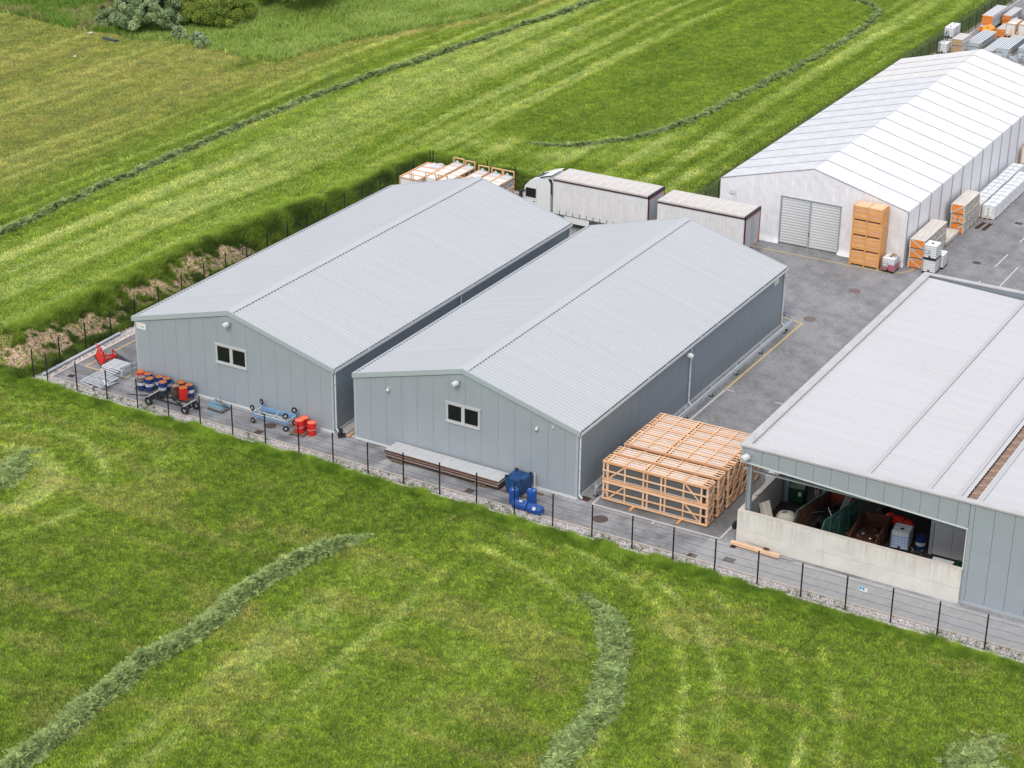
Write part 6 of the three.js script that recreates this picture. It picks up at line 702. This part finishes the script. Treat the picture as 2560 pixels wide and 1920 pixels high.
  solo('board', 'grey board leaning on the concrete side wall inside the bay', 'board', beam(V(43.65, 0.02, -2.6), V(43.1, 1.45, -2.9), 0.75, 0.03), M.greyWood); solo('pipe', 'bright blue pipe end lying beside the teal skip', 'pipe', rod(V(44.75, 0.12, -3.3), V(45.2, 0.16, -4.4), 0.11, 12), M.sky); solo('steel_rod', 'thin bent rod leaning over the concrete side wall', 'rod', rod(V(42.8, 2.05, -2.2), V(43.5, 2.2, -3.2), 0.015, 6), M.rust);
  const bin = thing('waste_bin', 'green wheeled waste container by the inner column', 'waste bin', [43.75, 0, -6.5], 0.1); bin.scale.x = 0.72; part(bin, 'bin_body', prism([[-0.55, 0.15], [0.55, 0.15], [0.66, 1.05], [-0.66, 1.05]], 0.95, -0.48), M.binGreen); part(bin, 'bin_lid', (() => { const g = sheet((u, v) => { const a = Math.PI * v; return [lerp(-0.69, 0.69, u), 1.07 + 0.24 * Math.sin(a), -0.53 * Math.cos(a), u, v]; }, 2, 12); return g; })(), mat('pale_green_lid', 0.06, 0.12, 0.06, { roughness: 0.5 })); part(bin, 'bin_label', box(0.22, 0.26, 0.01, 0.3, 0.72, 0.475), M.white); for (const x of [-0.45, 0.45]) wheel(bin, x, 0.09, 0.35, 0.09, 0.05, M.zinc, 'castor_wheel');
  const pg = lathe([[0, 0.01], [0.14, 0], [0.15, 0.36], [0.16, 0.37], [0.155, 0.4], [0, 0.4]], 18); for (const [i, l] of [[0, 'leftmost'], [1, 'second'], [2, 'third']]) for (let k = 0; k < 3; k++) { const t = thing('pail', `white pail in the dark bay, ${['bottom', 'middle', 'top'][k]} of the ${l} column`, 'pail', [44.5 + i * 0.42, k * 0.405, -7.6 - i * 0.12], i, 'white pails stacked in the bay'); part(t, 'pail_body', pg, M.white); part(t, 'red_mark', (() => { const g = rod(V(0, 0.2, 0.148), V(0, 0.2, 0.158), 0.06, 10); return g; })(), M.red); part(t, 'handle', rod(V(-0.15, 0.33, 0.04), V(0.15, 0.33, 0.14), 0.006, 5), M.zinc); }
  const bl = thing('bale_box', 'white carton with red marks outside the concrete side wall', 'carton', [42.2, 0, -6.3], 0.05); part(bl, 'carton_body', span(-0.3, 0.33, 0.1, 1.5, -0.6, 0.45), M.white); part(bl, 'red_print', [box(0.14, 0.004, 0.16, -0.05, 1.503, 0.2), box(0.14, 0.004, 0.2, 0.12, 1.503, -0.15), box(0.1, 0.004, 0.1, -0.1, 1.503, -0.3)], M.reflector); part(bl, 'base', span(-0.3, 0.33, 0, 0.099, -0.6, 0.45), M.oldWood);
}
{ // clutter on the floor of the bay
  const R = rng(140), heap = (label, x, z, m, n) => { const t = thing('rubbish_heap', label, 'rubbish', [x, 0.02, z]); part(t, 'sacks', sheet((u, v) => { const a = u * Math.PI * 2, p = v * Math.PI / 2, r = Math.pow(Math.cos(p), 0.6) * (0.75 + 0.5 * noise(u * 8, v * 4, x)); return [0.5 * Math.cos(a) * r, 0.45 * Math.sin(p) * (0.7 + 0.5 * noise(u * 6, v * 3, z)), 0.45 * Math.sin(a) * r, u, v]; }, 28, 10), m); for (let k = 0; k < n; k++) part(t, 'offcut', beam(V((R() - 0.5) * 0.9, 0.1 + 0.3 * R(), (R() - 0.5) * 0.8), V((R() - 0.5) * 1.2, 0.2 + 0.5 * R(), (R() - 0.5) * 1.1), 0.05, 0.04), R() < 0.5 ? M.black : M.oldWood); };
  heap('heap of black sacks between the white hood and the teal skip', 45.35, -4.7, M.black, 5); heap('heap of dark sacks between the two skips', 48.0, -3.3, M.scrap, 6); heap('heap of dark offcuts beside the blue caged tank', 52.0, -3.6, M.black, 7); heap('heap of dark sacks at the back behind the rusty skip', 48.6, -7.5, M.scrap, 6);
}
{ // along the foot of the concrete wall
  solo('timber', 'orange squared timber beam lying along the foot of the concrete wall', 'timber', [beam(V(42.55, 0.2, 0.22), V(45.5, 0.2, 0.34), 0.19, 0.18)], M.pine2); const b = thing('wheel_chock', 'black block under the left end of the orange beam', 'block', [42.75, 0, 0.34]); part(b, 'block', prism([[-0.14, 0], [0.14, 0], [0.12, 0.1], [-0.12, 0.1]], 0.3, -0.15), M.black); part(b, 'block_top', box(0.2, 0.02, 0.26, 0, 0.09, 0), M.tyre);
  const s = thing('shovel', 'rusty shovel lying across the orange beam by the wall', 'shovel', [44.5, 0.34, 0.2]); part(s, 'blade', sheet((u, v) => [lerp(0, 0.36, v), 0.02 + 0.05 * Math.sin(Math.PI * u), lerp(-0.13, 0.13, u) * (1 - 0.35 * v * v), u, v], 6, 5), M.rust); part(s, 'handle', rod(V(0, 0.03, 0), V(-1.1, 0.06, -0.12), 0.018, 8), M.oldWood);
  const r = thing('steel_rods', 'thin grey rods lying beyond the orange beam end', 'rods', [45.5, 0.04, 0.2]); for (let k = 0; k < 4; k++) part(r, 'rod', rod(V(-0.4, 0.02 + 0.03 * k, -0.06 + k * 0.05), V(0.75, 0.02 + 0.03 * k, -0.02 + k * 0.045), 0.014, 6), M.zinc);
  const w = thing('tyre', 'dark rubber ring at the corner of the concrete wall', 'tyre', [42.45, 0.9, -0.5]); wheel(w, 0, 0, 0, 0.26, 0.14, M.black, 'tyre_ring', 1.2);
}
// ------------------------------------------------------------------ outdoor store beyond the tent
{
  const cb = (label, y) => { const t = thing('cardboard_pallet', label, 'cardboard box', [19.78, y, -106.95], 0.0, 'shrink-wrapped cardboard loads'); part(t, 'load', span(-0.55, 0.55, 0.1, 0.72, -2.7, 0), M.card); part(t, 'top_sheet', span(-0.57, 0.57, 0.721, 0.745, -2.73, 0.03), M.cardTop); part(t, 'side_wrap', span(0.551, 0.565, 0.12, 0.72, -2.7, 0), M.cardTop); part(t, 'edge_label', span(0.566, 0.572, 0.4, 0.65, -2.6, -2.35), M.orange); part(t, 'base', [0.1, 1.3, 2.5].map(z => span(-0.5, 0.5, 0, 0.1, -z - 0.1, -z)), M.oldWood); return t; }; cb('lower cardboard load behind the tent, by the tanks', 0); cb('upper cardboard load behind the tent, by the tanks', 0.75);
  function bars(label, x, z, L, W, y, n, layers) { const t = thing('frame_stack', label, 'steel frames', [x, y, z], 0, 'stacks of galvanised scaffold frames'); for (let l = 0; l < layers; l++) { const yy = 0.12 + l * 0.42; part(t, 'end_sheet', [span(-W / 2, W / 2, yy - 0.08, yy + 0.24, -0.03, 0), span(-W / 2, W / 2, yy - 0.08, yy + 0.24, -L, -L + 0.03)], M.galv); for (let k = 0; k < n; k++) { const xx = -W / 2 + 0.06 + k * (W - 0.12) / (n - 1); part(t, 'frame_tube', beam(V(xx, yy + 0.25, 0), V(xx, yy + 0.25, -L), 0.11, 0.09), M.tube ??= mat('bright_tube', 0.72, 0.77, 0.82, { roughness: 0.4 })); } part(t, 'side_tube', [0, 0.12].map(q => beam(V(W / 2 + 0.02, yy + q, 0), V(W / 2 + 0.02, yy + q, -L), 0.05, 0.06)), M.zinc); part(t, 'wood_spacer', [0.4, L - 0.5].map(z => span(W / 2 + 0.05, W / 2 + 0.13, yy - 0.05, yy + 0.25, -z - 0.12, -z)), M.larch); } part(t, 'shade_core', span(-W / 2 + 0.03, W / 2 - 0.03, 0.02, 0.12 + (layers - 1) * 0.42 + 0.2, -L + 0.04, -0.04), M.dark); return t; }
  bars('galvanised frame stack beside the cardboard loads, nearest the fence', 20.9, -108.9, 5.9, 1.35, 0, 6, 2); bars('galvanised frame stack in the middle of the outdoor store', 22.75, -108.3, 6.2, 1.0, 0, 5, 1); bars('wide galvanised frame stack right of the middle one', 24.2, -108.3, 6.2, 1.3, 0, 6, 2); bars('galvanised frame stack farther right, cut by the picture edge', 26.2, -109.5, 6, 1.3, 0, 6, 2);
  const R = rng(111), tp = thing('tube_pile', 'loose jumble of galvanised tubes and braces behind the tent', 'tubes', [25.6, 0.05, -108.2]); for (let k = 0; k < 34; k++) { const a = 1.1 + (R() - 0.5) * 1.7, L = 0.8 + R(), x = (R() - 0.5) * 2.4, z = (R() - 0.5) * 3.2 + 2.2, y = 0.1 + R() * 0.65; part(tp, 'tube', rod(V(x - Math.cos(a) * L, y + (R() - 0.5) * 0.3, z - Math.sin(a) * L), V(x + Math.cos(a) * L, y, z + Math.sin(a) * L), 0.035, 6), M.galv); }
  function panels(label, x, z, L, W, n, y, m = M.plate, ed = M.orange, turn = 0) { const t = thing('panel_stack', label, 'panel stack', [x, y, z], turn, 'stacks of orange-edged panels'), R2 = rng(Math.round(x * 31 + z * 7)); for (let k = 0; k < n; k++) { const dx = (R2() - 0.5) * 0.1, dz = (R2() - 0.5) * 0.12, p = part(t, 'panel', span(-W / 2 + dx, W / 2 + dx, k * 0.17 + 0.1, k * 0.17 + 0.24, -L + dz, dz), k === n - 1 ? M.roofPale : m); part(p, 'panel_edge', [span(-W / 2 + dx - 0.006, W / 2 + dx - 0.01, k * 0.17 + 0.105, k * 0.17 + 0.235, dz, dz + 0.02), span(-W / 2 + dx, W / 2 + dx, k * 0.17 + 0.105, k * 0.17 + 0.235, -L + dz - 0.02, -L + dz)], ed); } part(t, 'bearer', [0.3, L - 0.3].map(z2 => span(-W / 2, W / 2, 0, 0.1, -z2 - 0.05, -z2 + 0.05)), M.oldWood); return t; }
  panels('tall stack of long white panels with orange ends by the far fence', 19.65, -117.6, 5.4, 1.15, 8, 0.25); panels('white-topped panels with dark edges behind the tall orange-ended stack', 20.9, -120.5, 4.2, 0.9, 7, 0, M.zinc); panels('small panel stack at the far end of the store, topmost white', 22.2, -124.6, 2.6, 1.0, 8, 0.1, M.zinc); panels('orange-ended low panel stack between frames and tall stack', 21.75, -115.7, 2.6, 0.95, 5, 0); panels('orange panel pile under the wrapped bundle', 19.6, -118.4 + 1.6, 2.0, 1.1, 3, 0.05, M.orangePale);
  const tb = thing('tarp_bundle', 'bright orange tarpaulin bundle tied with a pale band', 'bundle', [20.3, 0, -116.4]); part(tb, 'bundle', sheet((u, v) => { const a = u * Math.PI * 2, p = v * Math.PI / 2, r = Math.pow(Math.cos(p), 0.5) * (0.9 + 0.2 * noise(u * 9, v * 4, 600)); return [0.75 * Math.cos(a) * r, 0.35 + 0.6 * Math.sin(p), 0.8 * Math.sin(a) * r, u, v]; }, 30, 10), mat('orange_tarp', 0.75, 0.33, 0.03, { roughness: 0.6 })); part(tb, 'band', beam(V(-0.05, 0.97, 0.75), V(0.0, 0.97, -0.75), 0.22, 0.03), M.orangePale); part(tb, 'base', span(-0.7, 0.7, 0, 0.34, -0.7, 0.7), M.orangePale);
  for (const [x, z, l] of [[22.75, -116.9, 'left'], [24.0, -117.2, 'middle'], [25.3, -117.5, 'right']]) fanCrate(`white unit in a reddish wooden frame in the far store, ${l} one`, 2.3, 1.05, 1.3, x, z - 1.2, 0.25, 0, 0.2, 1);
  const la = thing('lattice_frames', 'reddish timber frames leaning before the far white units', 'frames', [24.2, 0, -115.3]); for (let k = 0; k < 5; k++) part(la, 'frame_board', beam(V(-1.6 + k * 0.75, 0.05, 0.3), V(-1.2 + k * 0.75, 1.25, -0.2), 0.09, 0.04), M.pine3); for (const y of [0.25, 0.6]) part(la, 'frame_board', beam(V(-1.7, y, 0.3 - y * 0.4), V(1.8, y, 0.25 - y * 0.4), 0.09, 0.04), M.pine3);
}
// ------------------------------------------------------------------ bushes beyond the field and small litter
function shrub(name, label, x, z, rx, h, n, c1, c2, leaf, seed, cl = 60) {
  const y = groundH(x, z), t = thing(name, label, 'bush', [x, y, z]), R = rng(seed), stems = [], C = []; for (let k = 0; k < 7; k++) { const a = R() * 6.283, q = rx * (0.3 + 0.4 * R()); stems.push(rod(V((R() - 0.5) * 0.4, -0.1, (R() - 0.5) * 0.4), V(Math.cos(a) * q, h * (0.45 + 0.35 * R()), Math.sin(a) * q), 0.06, 6, 0.02)); } part(t, 'stem', stems, M.oldWood);
  for (let k = 0; k < cl; k++) { const a = R() * 6.283, e = Math.asin(Math.pow(R(), 0.8)), q = 0.62 + 0.38 * Math.sqrt(R()); C.push([Math.cos(a) * Math.cos(e) * rx * q, Math.max(0.12 * h, h * (0.16 + 0.84 * Math.sin(e) * q)), Math.sin(a) * Math.cos(e) * rx * q, (0.12 * rx + 0.16 * rx * R()) * Math.min(1, Math.sqrt(70 / cl)), R()]); }
  const g = (() => { const P = []; const Rl = rng(seed + 5); for (let k = 0; k < 5; k++) { const a = Rl() * 6.283, b = (Rl() - 0.3) * 1.5, dx = Math.cos(a) * Math.cos(b), dy = Math.sin(b), dz = Math.sin(a) * Math.cos(b), px = -Math.sin(a), pz = Math.cos(a), ox = (Rl() - 0.5) * leaf, oy = (Rl() - 0.5) * leaf, oz = (Rl() - 0.5) * leaf, w = leaf * 0.3; P.push(ox, oy, oz, ox + dx * leaf * 0.5 + px * w, oy + dy * leaf * 0.5, oz + dz * leaf * 0.5 + pz * w, ox + dx * leaf, oy + dy * leaf, oz + dz * leaf, ox, oy, oz, ox + dx * leaf, oy + dy * leaf, oz + dz * leaf, ox + dx * leaf * 0.5 - px * w, oy + dy * leaf * 0.5, oz + dz * leaf * 0.5 - pz * w); } const b = new THREE.BufferGeometry(); b.setAttribute('position', new THREE.Float32BufferAttribute(P, 3)); b.computeVertexNormals(); return b; })();
  const pts = []; for (let k = 0; k < n; k++) { const c = C[Math.floor(R() * C.length)], u = R() * 6.283, v = Math.acos(2 * R() - 1), q = c[3] * Math.cbrt(0.25 + 0.75 * R()), px = c[0] + q * Math.sin(v) * Math.cos(u), py = c[1] + q * Math.cos(v) * 0.8, pz = c[2] + q * Math.sin(v) * Math.sin(u); if (py < 0.03) continue; const col = jit(mixc(c1, c2, clamp(c[4] * 0.55 + 0.45 * R())), R, 0.5); pts.push([px, py, pz, 0.6 + 0.7 * R(), R() * 6.283, ...col, R() * 6.283, R() * 6.283]); } scatter('foliage', null, null, g, leafM, pts, t); return t;
}
shrub('willow_bush', 'large silvery willow bush at the edge of the mown field', -51.9, -64.2, 3.3, 5.2, 26000, [0.08, 0.14, 0.035], [0.52, 0.65, 0.35], 0.17, 701, 190);
shrub('willow_bush', 'low greenish willow bush at the left foot of the silvery one', -56.0, -63.4, 1.6, 2.0, 3500, [0.12, 0.2, 0.06], [0.4, 0.48, 0.26], 0.18, 702, 30);
shrub('bramble_bush', 'olive green bramble mound right of the silvery willow bush', -47.4, -69.5, 3.9, 3.1, 14000, [0.1, 0.16, 0.02], [0.3, 0.38, 0.06], 0.17, 703, 140);
shrub('round_bush', 'dense dark green bush behind the bramble mound', -43.6, -78.0, 4.2, 5.6, 20000, [0.06, 0.13, 0.012], [0.27, 0.38, 0.035], 0.17, 704, 180);
shrub('round_bush', 'small dark green bush cut by the top edge, right of the dense one', -45.3, -88.5, 1.8, 3.0, 5000, [0.04, 0.08, 0.012], [0.12, 0.18, 0.03], 0.17, 705, 30);
shrub('round_bush', 'lone dark bush at the top edge, farther right beyond the field', -37.5, -93.5, 1.7, 2.4, 4000, [0.03, 0.07, 0.01], [0.08, 0.14, 0.02], 0.17, 706, 26);
shrub('willow_sapling', 'small pale willow sapling, nearest to the big silvery bush', -46.2, -62.2, 0.8, 1.5, 1600, [0.14, 0.22, 0.08], [0.5, 0.6, 0.36], 0.15, 707, 16); shrub('willow_sapling', 'small pale willow sapling, middle of three in a line', -43.9, -62.1, 0.7, 1.3, 1300, [0.2, 0.28, 0.14], [0.46, 0.55, 0.36], 0.15, 708, 14); shrub('willow_sapling', 'small pale willow sapling, rightmost of three in a line', -42.6, -61.5, 0.6, 1.0, 1000, [0.18, 0.28, 0.12], [0.4, 0.5, 0.28], 0.15, 709, 12);
shrub('weed_clump', 'dark red-brown weed clump left of the willow bushes', -58.6, -65.2, 0.8, 1.1, 1200, [0.07, 0.05, 0.03], [0.12, 0.11, 0.06], 0.16, 710, 14); shrub('weed_clump', 'rough green scrub thicket in the top left corner', -66.5, -72, 3.2, 2.2, 7000, [0.09, 0.16, 0.02], [0.26, 0.34, 0.06], 0.18, 711, 50); shrub('weed_clump', 'rough green scrub thicket left of the silvery willow bush', -60.5, -72.5, 3.4, 2.6, 8000, [0.08, 0.16, 0.02], [0.24, 0.34, 0.06], 0.18, 712, 50);
{
  const y = groundH(-52.4, -58.9) + 0.12; solo('trough', 'dark blue-grey trough lying on the grass before the willow bush', 'trough', [beam(V(-53.4, y, -59.0), V(-51.6, y, -58.7), 0.35, 0.16), beam(V(-51.55, y, -58.72), V(-51.4, y, -58.7), 0.42, 0.24)], mat('blue_grey_trough', 0.04, 0.06, 0.09));
  const bit = (x, z, w, m, l) => { const yy = groundH(x, z) + 0.06; solo('litter', l, 'litter', [box(w, 0.02, w * 0.6, x, yy, z, 0.1, x, 0.12), box(w * 0.5, 0.03, w * 0.4, x + w * 0.2, yy + 0.03, z, 0.3, x * 2, 0)], m); }; bit(-55.9, -59.9, 0.5, M.white, 'white scrap of plastic on the grass near the dark trough'); bit(-51.1, -52.1, 0.4, M.white, 'white scrap of plastic out on the olive grass'); bit(2.3, 3.95, 0.14, mat('mint_litter', 0.05, 0.5, 0.35), 'mint green scrap in the grass by the black wagon'); bit(7.1, 3.35, 0.16, M.white, 'white scrap at the fence foot near the bar pallet');
}
renderer.setSize(1024, 768);
renderer.render(scene, camera);
